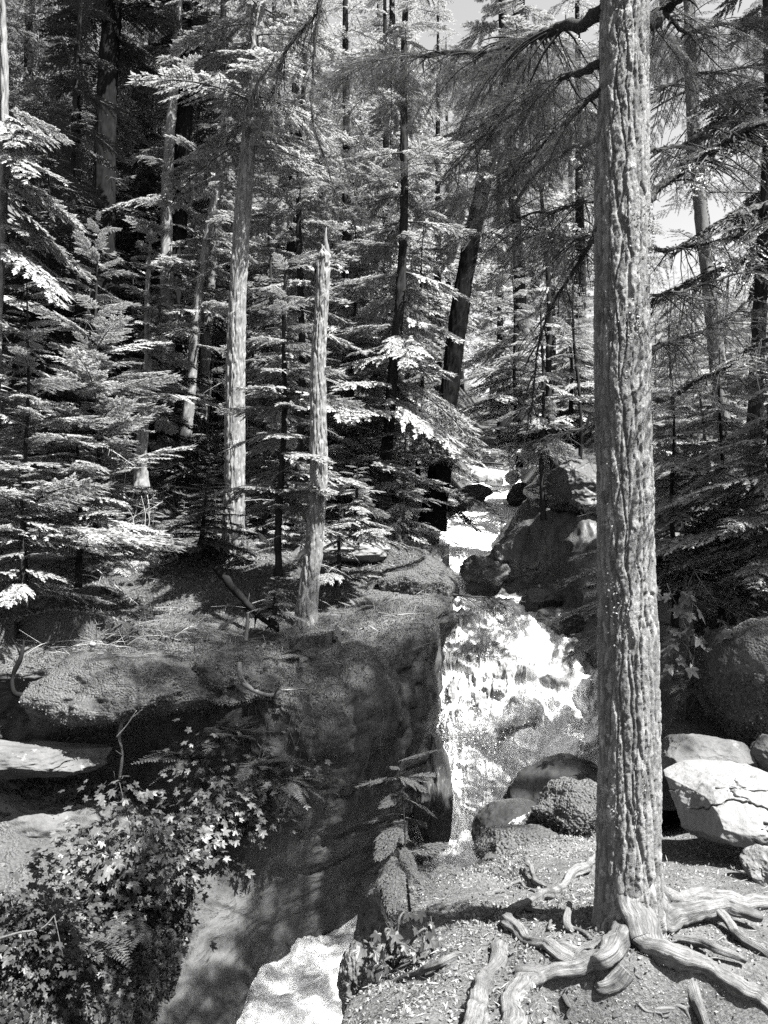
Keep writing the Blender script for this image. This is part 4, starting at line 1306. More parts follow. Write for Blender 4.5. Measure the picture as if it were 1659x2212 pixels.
r, p = tree('dark trunk close to the right edge of the forest', (1644, None), (1648, 200), 32, 11.0, 16, 'bark_dark', rows=120)
put_branches(r, p, 26, 0.25, 1.0, HEMD, lambda s: 2.0 * (1.15 - s), (-28, 0))
r, p = tree('leaning sunlit trunk with pale bark left of the tall hemlock', (388, 995), (436, 620), 27, 17.5, 9, 'bark_pale', rows=110)
put_branches(r, p, 24, 0.30, 1.0, HEM, lambda s: 1.5 * (1.2 - s), (-25, 5))
r, p = tree('sunlit young trunk amid the layered sprays at left', (306, 1040), (322, 620), 27, 13.5, 4.6, 'bark_pale', rows=110, r1f=0.12)
put_branches(r, p, 26, 0.25, 1.0, HEM, lambda s: 1.3 * (1.2 - s), (-15, 10))
r, p = tree('short thick lit trunk behind the leaning sunlit one', (350, 1000), (356, 800), 34, 18.5, 14, 'bark_pale', rows=110)
put_branches(r, p, 22, 0.30, 1.0, HEM, lambda s: 2.0 * (1.15 - s), (-25, 5))
r, p = tree('thin dark sapling stem left of the snag base', (602, 1228), (612, 850), 15, 11.2, 4.6, 'bark_dark', rows=60, sides=12)
put_branches(r, p, 34, 0.18, 1.0, HEM, lambda s: 1.15 * (1.2 - s), (-15, 8))
r, p = tree('slender conifer rising behind the snag', (640, 1060), (655, 300), 15, 14.5, 12, 'bark_dark', rows=80, sides=12)
put_branches(r, p, 44, 0.15, 1.0, HEM, lambda s: 1.4 * (1.2 - s), (-25, 5))
r, p = tree('thin trunk in the shade right of the third dark trunk', (440, None), (482, 100), 24, 20.0, 17, 'bark_mid', rows=90, sides=16)
put_branches(r, p, 30, 0.35, 1.0, HEM, lambda s: 2.0 * (1.15 - s), (-25, 5))
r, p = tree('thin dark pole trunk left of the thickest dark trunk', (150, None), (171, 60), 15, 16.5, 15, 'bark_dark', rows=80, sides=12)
put_branches(r, p, 30, 0.3, 1.0, HEMD, lambda s: 1.7 * (1.15 - s), (-25, 5))
r, p = tree('pale trunk cut by the left edge of the picture', (-6, 1240), (4, 100), 24, 9.5, 10, 'bark_pale', rows=120)
put_branches(r, p, 9, 0.42, 0.60, HEM, lambda s: 1.0, (-40, -15), az=(-70, 20))
put_branches(r, p, 8, 0.3, 0.7, DEADP, lambda s: 0.6, (-60, -20))
r, p = tree('dark trunk poking into the bright top centre', (1128, None), (1094, 40), 30, 29.0, 28, 'bark_dark', rows=90, sides=16)
put_branches(r, p, 46, 0.28, 1.0, HEM, lambda s: 3.2 * (1.15 - s), (-25, 5))
r, p = tree('small dark trunk on top of the rock wall by the big trunk', (1196, 1000), (1190, 850), 17, 17.5, 7, 'bark_dark', rows=60, sides=12)
put_branches(r, p, 14, 0.3, 1.0, HEM, lambda s: 1.0 * (1.2 - s), (-25, 5))
r, p = tree('bare thin pole standing on the rock wall', (1256, 985), (1246, 800), 8, 15.8, 4.5, 'bark_dark', rows=40, sides=8)
put_branches(r, p, 14, 0.4, 1.0, THIN, lambda s: 0.7 * (1.2 - s), (-25, 5))
r, p = tree('thin dark sapling over the stream with trailing sprays', (1172, 1110), (1172, 900), 10, 14.6, 4.0, 'bark_dark', rows=40, sides=8)
put_branches(r, p, 12, 0.3, 0.95, HEM, lambda s: 0.9 * (1.25 - s), (-25, 0))

# young hemlocks of the understorey: label, base (px, py), top, Y, spray length, number
YH = [
    ('young hemlock with long upswept sunlit sprays at left', (212, 1130), (208, 440), 11.0, 1.35, 34, HEM, 18),
    ('broad young hemlock filling the left edge with pale sprays', (52, 1270), (62, 540), 9.6, 1.25, 38, HEM, 8),
    ('low layered hemlock in front of the tangle of dead twigs', (172, 1250), (168, 760), 10.4, 1.15, 36, HEM, 2),
    ('little hemlock at the left edge above the twig heap', (55, 1290), (40, 960), 8.9, 0.7, 26, HEM, 2),
    ('low spreading hemlock at the foot of the tall hemlock', (430, 1190), (452, 1010), 12.4, 1.0, 22, HEMD, 0),
    ('small hemlock right of the tall pale trunk', (572, 1180), (570, 800), 14.6, 0.85, 26, HEM, 2),
    ('knee-high hemlock seedling in front of the snag base', (592, 1330), (596, 1225), 10.0, 0.42, 14, HEM, 0),
    ('low hemlock with sunlit sprays right of the snag', (768, 1165), (772, 990), 12.0, 0.85, 24, HEM, -4),
    ('bare-stemmed hemlock sapling by the bright rock', (731, 1250), (733, 1090), 11.4, 0.5, 12, HEM, 0),
    ('middle hemlock with wide bright tiers behind the snag', (760, 1080), (768, 420), 16.2, 1.9, 40, HEM, -4),
    ('hemlock with sunlit tiers left of the leaning trunk', (905, 1060), (915, 450), 18.0, 1.8, 38, HEM, -6),
    ('hemlock with trailing sprays over the upper stream', (1120, 1000), (1105, 560), 20.5, 2.0, 36, HEM, -8),
    ('bushy hemlock beyond the stream, left of the big trunk', (1235, 960), (1230, 600), 19.0, 1.7, 34, HEM, -8),
    ('dense shaded hemlock just right of the big trunk', (1455, 1330), (1452, 790), 8.2, 1.0, 40, HEM, -6),
    ('shaded hemlock filling the middle of the right edge thicket', (1560, 1330), (1556, 720), 8.6, 1.15, 42, HEM, -8),
    ('shaded hemlock hugging the right edge', (1668, 1300), (1660, 620), 7.4, 1.15, 42, HEM, -8),
    ('shaded hemlock half hidden behind the big trunk', (1352, 1420), (1340, 1080), 9.0, 0.62, 26, HEM, -12),
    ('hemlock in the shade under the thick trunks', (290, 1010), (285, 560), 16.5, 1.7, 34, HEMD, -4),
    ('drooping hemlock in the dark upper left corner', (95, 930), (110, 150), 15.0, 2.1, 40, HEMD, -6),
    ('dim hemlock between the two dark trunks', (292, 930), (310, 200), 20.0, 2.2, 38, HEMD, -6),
    ('thin-crowned hemlock left of the slim trunk', (575, 1030), (585, 330), 18.5, 1.9, 38, HEM, -8),
]
for lab, ba, to, Y, sl, nb, ms, tl in YH:
    H = (ba[1] - to[1]) / FP * Y
    r, p = tree(lab, ba, to, 10 + 40 / Y, Y, H, 'bark_dark', name='hemlock_sapling', rows=40, sides=10, r1f=0.15, amp=0.003)
    put_branches(r, p, 7, 0.05, 0.8, DEADP if Y < 14 else DEAD, lambda s, sl=sl: sl * 0.7, (-30, 20))
    put_branches(r, p, nb, 0.12, 1.0, ms, lambda s, sl=sl: sl * (1.12 - 0.95 * s) , (tl - 12, tl + 8), top_up=15)
r, p = tree('young cedar at the right edge with feathery sunlit fronds', (1640, 1330), (1650, 830), 6.2, 9, 2.0, 'bark_dark', name='cedar_sapling', rows=40, sides=10, r1f=0.2, amp=0.002)
put_branches(r, p, 30, 0.1, 1.0, CEDAR, lambda s: 0.75 * (1.15 - 0.7 * s), (-30, 5))
yc_ = float(on_bank(884, 1888)[1])
r, p = tree('small cedar sapling at the brink of the near ledge', (884, 1870), (868, 1715), 5.2, yc_, 0.40, 'bark_dark', name='cedar_sapling', rows=30, sides=8, r1f=0.2, amp=0.001)
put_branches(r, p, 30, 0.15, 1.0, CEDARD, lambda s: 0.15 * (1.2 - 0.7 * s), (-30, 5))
r, p = tree('drooping hemlock twig reaching over the water from the cliff corner', (975, 1268), (1015, 1288), 6, 12.2, 0.9, 'twig_wood', name='hanging_branch', rows=30, sides=6, r1f=0.2, amp=0.001, cat='branch')
put_branches(r, p, 9, 0.2, 1.0, THIN, lambda s: 0.6, (-60, -20), az=(-80, 30))

# far trees: trunk and one joined crown, copied
def crown_mesh(seed, H=18.0, n=58, L=2.6, mats=('twig_wood', 'needles'), s00=0.2):
    rs = np.random.default_rng(seed)
    b = Buf()
    for i in range(n):
        s = s00 + (1 - s00) * (i + rs.uniform(0, 1)) / n
        src = COARSE[rs.integers(len(COARSE))]
        v, q, t, qm, tm = src.arrays()
        l = L * (1.12 - s) * rs.uniform(0.8, 1.2) + 0.25
        M = Euler((rs.uniform(-.3, .3), math.radians(rs.uniform(2, 24) - 30 * max(0, s - .75)), i * 2.399 + rs.uniform(-.5, .5))).to_matrix()
        vv = (v * l) @ np.array(M).T + np.array([0, 0, s * H])
        for mi in (0, 1):
            qq = q[qm == mi]
            b.add(vv, qq, mi=mi) if mi == 0 else (b.q.append(qq + b.k - len(vv)), b.qm.append(np.full(len(qq), 1)))
    return b.mesh('crown', mats)
CROWNS = [crown_mesh(s) for s in (71, 72, 73)]
DCROWN = crown_mesh(70, n=70, L=3.0, mats=('twig_wood', 'needles_dark'))  # darker needles paint the upper-left shade into these crowns
SHORT = [crown_mesh(s, 18.0, 120, 5.0, s00=0.10) for s in (76, 77)]  # this and the next crowns are shaped to block sun, for the unseen trees
TALL = [crown_mesh(s, 20.0, 27, 5.2, s00=0.58) for s in (78, 79)]
OPEN = [crown_mesh(s, 20.0, 13, 5.2, s00=0.58) for s in (80, 81)]
HIGH = [crown_mesh(s, 18.0, 100, 3.9, s00=0.46) for s in (74, 75)]
tb = Buf()
tube(tb, np.linspace(0, 1, 20)[:, None] * np.array([0.2, 0.1, 18.0]), np.linspace(0.2, 0.03, 20), 10, 0, rough=0.1, seed=3)
FTR = tb.mesh('trunk', ['bark_dark'])
rs = np.random.default_rng(77)
k = 0
far = []
for Y, n, lo, hi in [(22, 8, -250, 930), (26, 11, -200, 1000), (31, 14, -200, 1750), (37, 15, -200, 1750), (45, 17, -200, 1750), (55, 18, -200, 1750), (66, 16, -200, 1750)]:
    for i in range(n):
        px = lo + (hi - lo) * (i + rs.uniform(0.1, 0.9)) / n
        yy = Y + rs.uniform(-2, 2)
        if 985 < px < 1165 and yy < 34:
            continue
        if 1390 < px < 1640 and rs.random() < 0.92:
            continue
        far.append((px, yy, rs.uniform(0.85, 1.25)))
for px, yy, sc in far:
    p0 = ground_at(px, yy)
    o = thing('conifer_tree', 'distant conifer among many deep in the forest', 'tree', p0 - np.array([0, 0, 0.2]), 'distant conifers of the far forest')
    a = rs.uniform(0, 6.28)
    link('trunk', FTR, o, None, (0, 0, a), sc)
    link('crown', DCROWN if px < 480 and yy < 40 else CROWNS[k % 3], o, None, (0, 0, a), sc * rs.uniform(0.95, 1.1))
    k += 1
# low hemlocks of the far understorey, joined crowns, copied
def low_crown(seed):
    rs = np.random.default_rng(seed)
    b = Buf()
    src = [spray(rs, 1.0, 0.055, 0.46, rs.uniform(.1, .25), .05, .06, .022, .018).arrays() for _ in range(2)]
    n = 34
    for i in range(n):
        s = 0.06 + 0.94 * (i + rs.uniform(0, 1)) / n
        v, q, t, qm, tm = src[i % 2]
        l = 0.95 * (1.12 - s) * rs.uniform(.75, 1.2)
        M = Euler((rs.uniform(-.3, .3), math.radians(rs.uniform(0, 25) - 25 * s), i * 2.399 + rs.uniform(-.4, .4))).to_matrix()
        b.add((v * l) @ np.array(M).T + np.array([0, 0, s * 2.2]), q[qm == 1])
    tube(b, np.linspace(0, 1, 6)[:, None] * np.array([0, 0, 2.2]), np.linspace(.03, .004, 6), 6, 1)
    return b.mesh('crown', ['needles', 'twig_wood'])
LOW = [low_crown(s) for s in (91, 92, 93)]
rs = np.random.default_rng(95)
low = []
for i in range(150):
    px, yy = rs.uniform(-150, 1750), rs.uniform(13.5, 32)
    p0 = ground_at(px, yy)
    xs = float(np.interp(yy, SY, SX)); ww = float(np.interp(yy, SY, SW))
    if abs(p0[0] - xs) < ww + 0.7 or p0[2] < -2 or (px < 930 and yy < 14.5):
        continue
    if 940 < px_of(p0 + np.array([0, 0, 1]))[0] < 1170 and yy < 23:
        continue
    low.append(p0)
near = [(30, 12.6, .55), (95, 13.2, .5), (150, 12.2, .4), (250, 12.4, .5), (330, 13.4, .6), (392, 13.0, .5), (470, 13.8, .45), (540, 12.8, .4), (120, 14.5, .7), (610, 13.6, .5),
        (700, 14.8, .6), (820, 14.6, .5), (20, 11.6, .45), (290, 14.6, .7), (205, 13.6, .6), (440, 15.2, .7), (560, 15.6, .7), (655, 16.2, .8), (790, 17.0, .8), (880, 16.4, .6)]
near += [(1415 + (i % 6) * 48, 17 + 3.2 * (i // 6) + (i % 3), 1.3 + 0.12 * (i % 4)) for i in range(30)]
for px, yy, sc in near:
    o = thing('hemlock_sapling', 'knee-high hemlock in the undergrowth along the forest edge' if px < 1000 else 'young hemlock on the slope behind the grey trunk at right', 'sapling', ground_at(px, yy) - np.array([0, 0, .1]), 'low hemlocks along the forest edge' if px < 1000 else 'young hemlocks on the right slope')
    link('crown', LOW[k % 3], o, None, (rs.uniform(-.1, .1), rs.uniform(-.1, .1), rs.uniform(0, 6.28)), sc * rs.uniform(0.9, 1.2))
    k += 1
for p0 in low[:90]:
    o = thing('hemlock_sapling', 'low hemlock among many in the far understorey', 'sapling', p0 - np.array([0, 0, .1]), 'low hemlocks of the far understorey')
    link('crown', LOW[k % 3], o, None, (rs.uniform(-.08, .08), rs.uniform(-.08, .08), rs.uniform(0, 6.28)), rs.uniform(0.8, 1.7))
    k += 1
# unseen trees added beside and behind the camera to block sun and sky
OUTSIDE = [(6.84, 3.11, 1.0, -1.0, 3, 1.08), (8.45, 3.20, 1.0, -1.0, 4, 0.25), (10.45, 4.10, 1.1, -1.0, 4, 5.12), (5.9, 8.3, 0.36, -0.2, 2, 0.5),  # this row placed and turned to block sun on pool, cliff and fall
           (12.5, 12.5, 0.9, 1, 0, 1), (15, 15.0, 1.1, 2, 0, 2), (-4, -4.5, 1.1, -2, 0, 3), (3, -9, 1.0, -2, 0, 4),
           (-7.5, 2, 1.1, -2, 0, 5), (-9, 6.5, 1.2, -1, 0, 6), (-8.5, 11, 1.2, 0, 0, 1.5), (-11, 15, 1.2, 1, 0, 2.5), (-3, -12, 1.2, -2, 0, 3.5), (-10, -5, 1.2, -2, 0, 4.5), (17, 20, 1.2, 4, 0, 5.5), (13, -12, 1.1, -2, 0, 0)]
OUT = []
for i, (x, y, sc, hz, hi, a) in enumerate(OUTSIDE):
    o = thing('conifer_tree', 'unseen conifer added outside the picture for shade', 'tree', (x, y, hz - 0.5), 'unseen conifers added for shade')
    o.rotation_euler = (0, 0, a)
    link('trunk', FTR, o, None, None, sc)
    link('crown', (CROWNS, HIGH, SHORT, TALL, OPEN)[hi][i % 2], o, None, None, sc)
    OUT.append(o)

# ------------------------------------------------------------------ broad-leaved plants and ferns
def maple_leaf_mesh(seed):
    rs = np.random.default_rng(seed)
    spec = [(-90, .12), (-62, .38), (-35, .62), (-12, .50), (8, .46), (22, .72), (38, .98), (50, .68), (62, .48), (74, .80), (90, 1.12)]
    spec = spec + [(180 - a, r) for a, r in spec[-2:0:-1]]
    o = np.array([[math.cos(math.radians(a)) * r * rs.uniform(.93, 1.07), math.sin(math.radians(a)) * r * rs.uniform(.93, 1.07) + .12, 0] for a, r in spec])
    o = o * 0.5
    o[:, 2] = -0.22 * np.abs(o[:, 0]) ** 1.5 - 0.10 * o[:, 1] ** 2 + rs.normal(0, .012, len(o))
    v = np.vstack([[[0, 0.02, 0.01]], o])
    n = len(o)
    b = Buf()
    b.add(v, None, [(0, 1 + i, 1 + (i + 1) % n) for i in range(n)])
    st = np.array([[0, 0, 0], [0, -.2, -.03], [0, -.5, -.15]])
    tube(b, st, np.array([.012, .010, .010]), 3, 0, cap=False)
    return b.mesh('leaf', ['maple_leaf'], False)
MAPLE = [maple_leaf_mesh(i) for i in range(4)]
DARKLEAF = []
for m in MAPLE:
    c = m.copy(); c.materials.clear(); c.materials.append(MATS['darkened_leaf']); DARKLEAF.append(c)
def frond_mesh(seed, n=17, mat='fern_leaf'):
    """a fern frond along +X, length 1"""
    rs = np.random.default_rng(seed)
    b = Buf()
    s = np.linspace(0, 1, 12)
    ax = np.stack([s, 0.04 * np.sin(3 * s), 0.25 * s - 0.38 * s ** 2], 1)
    tube(b, ax, np.linspace(.008, .002, 12), 3, 0, cap=False)
    B, D, L, W = [], [], [], []
    for i in range(n):
        t = 0.16 + 0.83 * i / (n - 1)
        p0 = np.array([np.interp(t, s, ax[:, k]) for k in range(3)])
        ll = 0.30 * (1 - t) ** 0.8 * min(1, 0.6 + t * 2) + 0.015
        for sd in (-1, 1):
            d = unit(np.array([0.38, sd, -0.15 + rs.normal(0, .08)]))
            k = max(3, int(ll / 0.022))
            for j in range(k):
                u = (j + .5) / k
                for s2 in (-1, 1):
                    dd = unit(d * 0.55 + s2 * np.array([d[1] * -1, d[0], 0]) * 0.8)
                    B.append(p0 + d * ll * u); D.append(dd); L.append(0.045 * (1.1 - u) * min(1, ll / .12) + .008); W.append(0.024)
            B.append(p0); D.append(d); L.append(ll); W.append(0.012)
    B, D, L, W = map(np.array, (B, D, L, W))
    v, q = leaf_quads(B, D, L, W, unit(np.array([[0, 0, 1.0]]) + rs.normal(0, .15, (len(B), 3))))
    b.add(v, q, mi=0)
    return b.mesh('frond', [mat], False)
FROND = [frond_mesh(i) for i in range(3)]
def look_rot(d, up):
    """rotation whose +Y is d and +Z close to up"""
    y = Vector(d).normalized()
    z = (Vector(up) - y * Vector(up).dot(y)).normalized()
    x = y.cross(z)
    return Matrix((x, y, z)).transposed().to_euler()
def maple_bush(label, stems, size, nleaf, seed, group=None, spread=0.22, name='maple_shrub', more=0, meshes=None, mat='maple_leaf'):
    """stems: list of (root (px,py,Y), tip (px,py,Y)); leaves sit round the outer stems"""
    rs = np.random.default_rng(seed)
    meshes = meshes or MAPLE
    org = P(*stems[0][0])
    o = thing(name, label, 'shrub', org, group)
    spots = []
    for a, c in stems:
        pa, pc = P(*a) - org, P(*c) - org
        mid = (pa + pc) / 2 + np.array([rs.normal(0, .08), -0.1, 0.12])
        pts = crom([pa, mid, pc], 14)
        b = Buf()
        tube(b, pts, np.linspace(.009, .003, 14), 5, 0)
        link('stem', b.mesh('stem', ['twig_wood']), o)
        spots.append(pts)
    for i in range(nleaf):
        pts = spots[i % len(spots)]
        t = rs.uniform(0.25, 1.02) ** 0.8
        base = np.array([np.interp(t, np.linspace(0, 1, 14), pts[:, k]) for k in range(3)])
        off = rs.normal(0, spread, 3) * np.array([1, .8, .6])
        d = unit(np.array([off[0], off[1] - 0.05, off[2] * .4 - 0.12]) + rs.normal(0, .05, 3))
        up = unit(np.array([0.25, -0.35, 1.0]) + rs.normal(0, .38, 3))
        link('leaf', meshes[rs.integers(4)], o, base + off, look_rot(d, up), size * rs.uniform(.55, 1.15))
    if more:
        bb = Buf()
        for i in range(more):
            pts = spots[i % len(spots)]
            t = rs.uniform(0.15, 1.0)
            base = np.array([np.interp(t, np.linspace(0, 1, 14), pts[:, k]) for k in range(3)])
            off = rs.normal(0, spread * 1.1, 3) * np.array([1, .6, .7]) + np.array([0, .06, -.03])
            R = np.array(look_rot(unit(np.array([off[0], off[1] - 0.05, off[2] * .4 - 0.12]) + rs.normal(0, .05, 3)), unit(np.array([0.25, -0.35, 1.0]) + rs.normal(0, .4, 3))).to_matrix())
            me = MAPLE[i % 4]
            v = np.empty(len(me.vertices) * 3); me.vertices.foreach_get('co', v)
            nt_ = 20
            f = [(0, 1 + m, 1 + (m + 1) % nt_) for m in range(nt_)]
            bb.add((v.reshape(-1, 3)[:nt_ + 1] * size * rs.uniform(.5, 1.0)) @ R.T + base + off, None, f)
        link('foliage', bb.mesh('foliage', [mat], False), o, kind='stuff')
    return o
maple_bush('sunlit maple shrub clinging under the left ledge', [((300, 1960, 7.6), (258, 1690, 7.4)), ((290, 1950, 7.6), (190, 1790, 7.3)), ((300, 1950, 7.6), (330, 1790, 7.2)), ((300, 1950, 7.6), (400, 1760, 7.4)),
            ((280, 1950, 7.5), (150, 1830, 7.2)), ((290, 1960, 7.4), (280, 1820, 7.0)), ((300, 1960, 7.4), (380, 1850, 7.1)), ((300, 1970, 7.3), (230, 1880, 6.9)), ((320, 1960, 7.4), (440, 1800, 7.6))], 0.135, 300, 701, spread=0.17, more=900)
maple_bush('maple shrub with hanging leaves on the cliff face below the cleft', [((430, 1800, 8.5), (470, 1590, 8.3)), ((430, 1800, 8.5), (560, 1640, 8.3)), ((430, 1800, 8.5), (620, 1660, 8.3)),
            ((430, 1800, 8.4), (540, 1750, 8.1)), ((430, 1800, 8.4), (470, 1720, 8.0)), ((440, 1800, 8.4), (600, 1760, 8.2))], 0.125, 220, 702, spread=0.17, more=500)
maple_bush('leafy shrub with painted-in shade at the lower left edge', [((60, 2120, 6.3), (20, 1930, 6.4)), ((60, 2120, 6.3), (110, 1930, 6.5)), ((80, 2120, 6.3), (180, 1990, 6.5)), ((60, 2130, 6.2), (50, 2020, 6.2)), ((60, 2120, 6.2), (140, 2060, 6.2))], 0.10, 260, 703, spread=0.22, more=900, meshes=DARKLEAF, mat='darkened_leaf')  # near-black leaves replace shade that the sun does not leave here
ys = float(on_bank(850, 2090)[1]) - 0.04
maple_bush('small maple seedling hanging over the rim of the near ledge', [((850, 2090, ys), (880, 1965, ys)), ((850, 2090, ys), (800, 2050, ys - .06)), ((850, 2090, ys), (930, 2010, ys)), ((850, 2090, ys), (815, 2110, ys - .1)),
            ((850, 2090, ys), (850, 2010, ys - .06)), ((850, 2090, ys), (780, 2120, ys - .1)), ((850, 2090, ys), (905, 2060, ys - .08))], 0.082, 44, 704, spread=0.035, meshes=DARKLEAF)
maple_bush('large-leaved maple behind the big trunk above the grey boulder', [((1480, 1560, 7.4), (1440, 1260, 7.2)), ((1480, 1560, 7.4), (1500, 1280, 7.1)), ((1480, 1560, 7.4), (1560, 1330, 7.2)), ((1480, 1560, 7.4), (1460, 1410, 6.9)),
            ((1480, 1560, 7.4), (1500, 1400, 6.9)), ((1480, 1560, 7.4), (1620, 1290, 7.2))], 0.19, 80, 705, spread=0.13)
maple_bush('leafy seedling on the rock wall left of the big trunk', [((1290, 1130, 13.4), (1255, 1105, 13.3)), ((1290, 1130, 13.4), (1275, 1095, 13.2))], 0.13, 36, 706, spread=0.12)
def fern(label, at_, n, L, seed, az=(0, 360), el=(5, 45), group=None, cat='fern'):
    rs = np.random.default_rng(seed)
    o = thing('fern', label, cat, P(*at_) if len(at_) == 3 else at_[:3], group)
    for i in range(n):
        a = math.radians(rs.uniform(*az))
        link('frond', FROND[rs.integers(3)], o, rs.normal(0, 0.03, 3), (rs.uniform(-.3, .3), -math.radians(rs.uniform(*el)), a), L * rs.uniform(.7, 1.2))
    return o
fern('fern clump spreading from the cleft right of the moss cushion', (470, 1600, 8.5), 16, 0.52, 721, (-110, 20))
fern('ferns hanging below the cleft on the cliff face', (560, 1655, 8.4), 20, 0.55, 722, (-100, 20), (-25, 30))
fern('fern tuft with long fronds at the right end of the cliff shrub', (610, 1690, 8.3), 14, 0.42, 723, (-90, 20), (-20, 40))
fern('fern tuft left of the cliff shrub in the dark crevice', (400, 1640, 8.6), 12, 0.5, 724, (-150, -10), (-10, 40))
fern('lone little fern on the dark cliff face', (722, 1690, 8.6), 5, 0.22, 725, (-120, -30), (0, 60))
fern('fern hanging in the dark hollow behind the big trunk', (1490, 1460, 7.2), 9, 0.38, 726, (-160, -20), (-50, 10))
fern('tiny fern beside the big trunk in the dark hollow', (1432, 1610, 6.8), 4, 0.22, 727, (-160, -20), (-40, 10))
fern('tiny pale fern on the mossy rim of the near ledge', (1035, 1872, 5.3), 5, 0.12, 728, (-170, -10), (0, 50))
fern('fern patch on the dark lower slope', (200, 2020, 6.5), 12, 0.42, 729, (-150, -10), (-10, 40))
fern('fern at the bottom of the dark slope near the pale rock edge', (300, 1980, 6.9), 9, 0.45, 730, (-120, 0), (-30, 30))
fern('fern on the rock ledge at the cascade corner', (965, 1225, 14.6), 9, 0.4, 731, (-160, 0), (0, 50))

rs = np.random.default_rng(740)
for i, (px, py, Y) in enumerate([(600, 1392, 9.9), (640, 1405, 9.7), (680, 1398, 9.8), (720, 1385, 10.1), (580, 1420, 9.5), (655, 1425, 9.4)]):
    fern('low fern spreading its fronds flat on the moss below the snag', (px, py, Y), 6, 0.26, 741 + i, (0, 360), (-5, 15), 'flat ferns on the cliff top')
for i in range(26):
    px, Y = rs.uniform(0, 900), rs.uniform(10.2, 14.5)
    g0 = ground_at(px, Y)
    if g0[2] > -2:
        fern('small fern in the undergrowth of the forest floor', tuple(g0) + (0,), rs.integers(6, 11), rs.uniform(0.3, 0.5), 760 + i, (0, 360), (10, 55), 'ferns on the forest floor')
# ------------------------------------------------------------------ moss, litter, twigs (uncountable cover)
def scatter_cover(name, label, pts, nrm, size, mat, seed, lean=0.5, aspect=0.6, kind='stuff', flat=False):
    rs = np.random.default_rng(seed)
    n = len(pts)
    d = unit(rs.normal(size=(n, 3)) * 0.9 + nrm * lean)
    if flat:
        d = unit(d * np.array([1, 1, 0.18]))
    L = size * rs.uniform(0.5, 1.4, n)
    v, q = leaf_quads(pts, d, L, L * aspect, unit(nrm + rs.normal(0, .5, (n, 3))))
    b = Buf()
    b.add(v, q)
    o = link(name, b.mesh(name, [mat], False), kind=kind)
    o['label'] = label
    return o
def sample_grid(g, n, count, mask, seed):
    rs = np.random.default_rng(seed)
    r, c = g.shape[:2]
    i = rs.integers(0, r - 1, count * 3); j = rs.integers(0, c - 1, count * 3)
    ok = rs.random(count * 3) < mask[i, j]
    i, j = i[ok][:count], j[ok][:count]
    a, b_ = rs.random(len(i))[:, None], rs.random(len(i))[:, None]
    p = g[i, j] * (1 - a) * (1 - b_) + g[i + 1, j] * a * (1 - b_) + g[i, j + 1] * (1 - a) * b_ + g[i + 1, j + 1] * a * b_
    return p, n[i, j]
nz = fbm(CLIFF.reshape(-1, 3), 1.4, 3, 801).reshape(CLIFF.shape[:2])
nn_ = grid_normals(CLIFF); nn_ = np.where(nn_[..., 2:3].mean() < 0, -nn_, nn_)
NZ = np.abs(nn_[..., 2])
mask = np.clip((NZ - 0.45) * 3 + nz * 0.8, 0, 1) * (cfrac < 0.60) + 0.25 * (nz > 0.1) * (cfrac < 0.60) * (cfrac > 0.3)
p, nn2 = sample_grid(CLIFF, CLIFFN, 70000, mask, 802)
scatter_cover('moss_cover', 'moss carpet on the cliff top and face', p, np.tile([0, -0.3, 1.0], (len(p), 1)), 0.022, 'moss_leaf', 803)
mask = np.clip(0.6 + fbm(SLOPE.reshape(-1, 3), 1.5, 3, 804).reshape(150, 150), 0, 1)
p, nn2 = sample_grid(SLOPE, SLOPEN, 24000, mask, 805)
scatter_cover('undergrowth', 'small-leaved ground cover on the dark lower slope', p + np.array([0, 0, .01]), np.tile([0.1, -0.4, 1.0], (len(p), 1)), 0.045, 'darkened_leaf', 806)
# forest floor litter and moss
rs = np.random.default_rng(810)
n = 60000
fx = rs.uniform(-7, 2.2, n); fy = rs.uniform(8.6, 19, n)
fz = terrain(fx, fy)
ok = fz > -2.0
scatter_cover('forest_litter', 'moss sprigs and needles on the forest floor', np.stack([fx, fy, fz], 1)[ok], np.tile([0, 0, 1.0], (ok.sum(), 1)), 0.04, 'moss_leaf', 811, lean=0.8)
# leaf litter on the ledge
n = 70000
fx = rs.uniform(-0.6, 4.2, n); fy = rs.uniform(2.6, 6.8, n)
fz = h_bank(fx, fy)
ok = (fz > -2.6) & (edge_sd(fx, fy) > 0.0) & (rs.random(n) < np.clip(0.7 + fbm(np.stack([fx, fy, 0 * fx], 1), 1.6, 3, 812), 0.08, 1))
scatter_cover('leaf_litter', 'dry leaf flakes and chips on the soil ledge', np.stack([fx, fy, fz + 0.006], 1)[ok], np.tile([0, 0, 1.0], (ok.sum(), 1)), 0.015, 'litter_leaf', 813, lean=0.15, aspect=0.55)
n = 9000
tx = rs.uniform(-0.4, 4.0, n); ty = rs.uniform(2.6, 6.6, n)
tz = h_bank(tx, ty)
ok = (tz > -2.6) & (edge_sd(tx, ty) > 0.0)
scatter_cover('twig_litter', 'short dry twigs and needles strewn over the soil ledge', np.stack([tx, ty, tz + 0.008], 1)[ok], np.tile([0, 0, 1.0], (ok.sum(), 1)), 0.04, 'litter_leaf', 818, lean=0.1, aspect=0.07, flat=True)
n = 9000
tx = rs.uniform(-7, 2.0, n); ty = rs.uniform(8.8, 16, n)
tz = terrain(tx, ty)
ok = tz > -2.0
p, nn2 = sample_grid(CLIFF, CLIFFN, 2500, (cfrac < 0.36) * 1.0, 819)
pp = np.vstack([np.stack([tx, ty, tz + 0.02], 1)[ok], p + np.array([0, 0, .02])])
scatter_cover('twig_litter', 'dead twigs and bark bits strewn over the forest floor', pp, np.tile([0, 0, 1.0], (len(pp), 1)), 0.16, 'litter_leaf', 820, lean=0.1, aspect=0.06, flat=True)
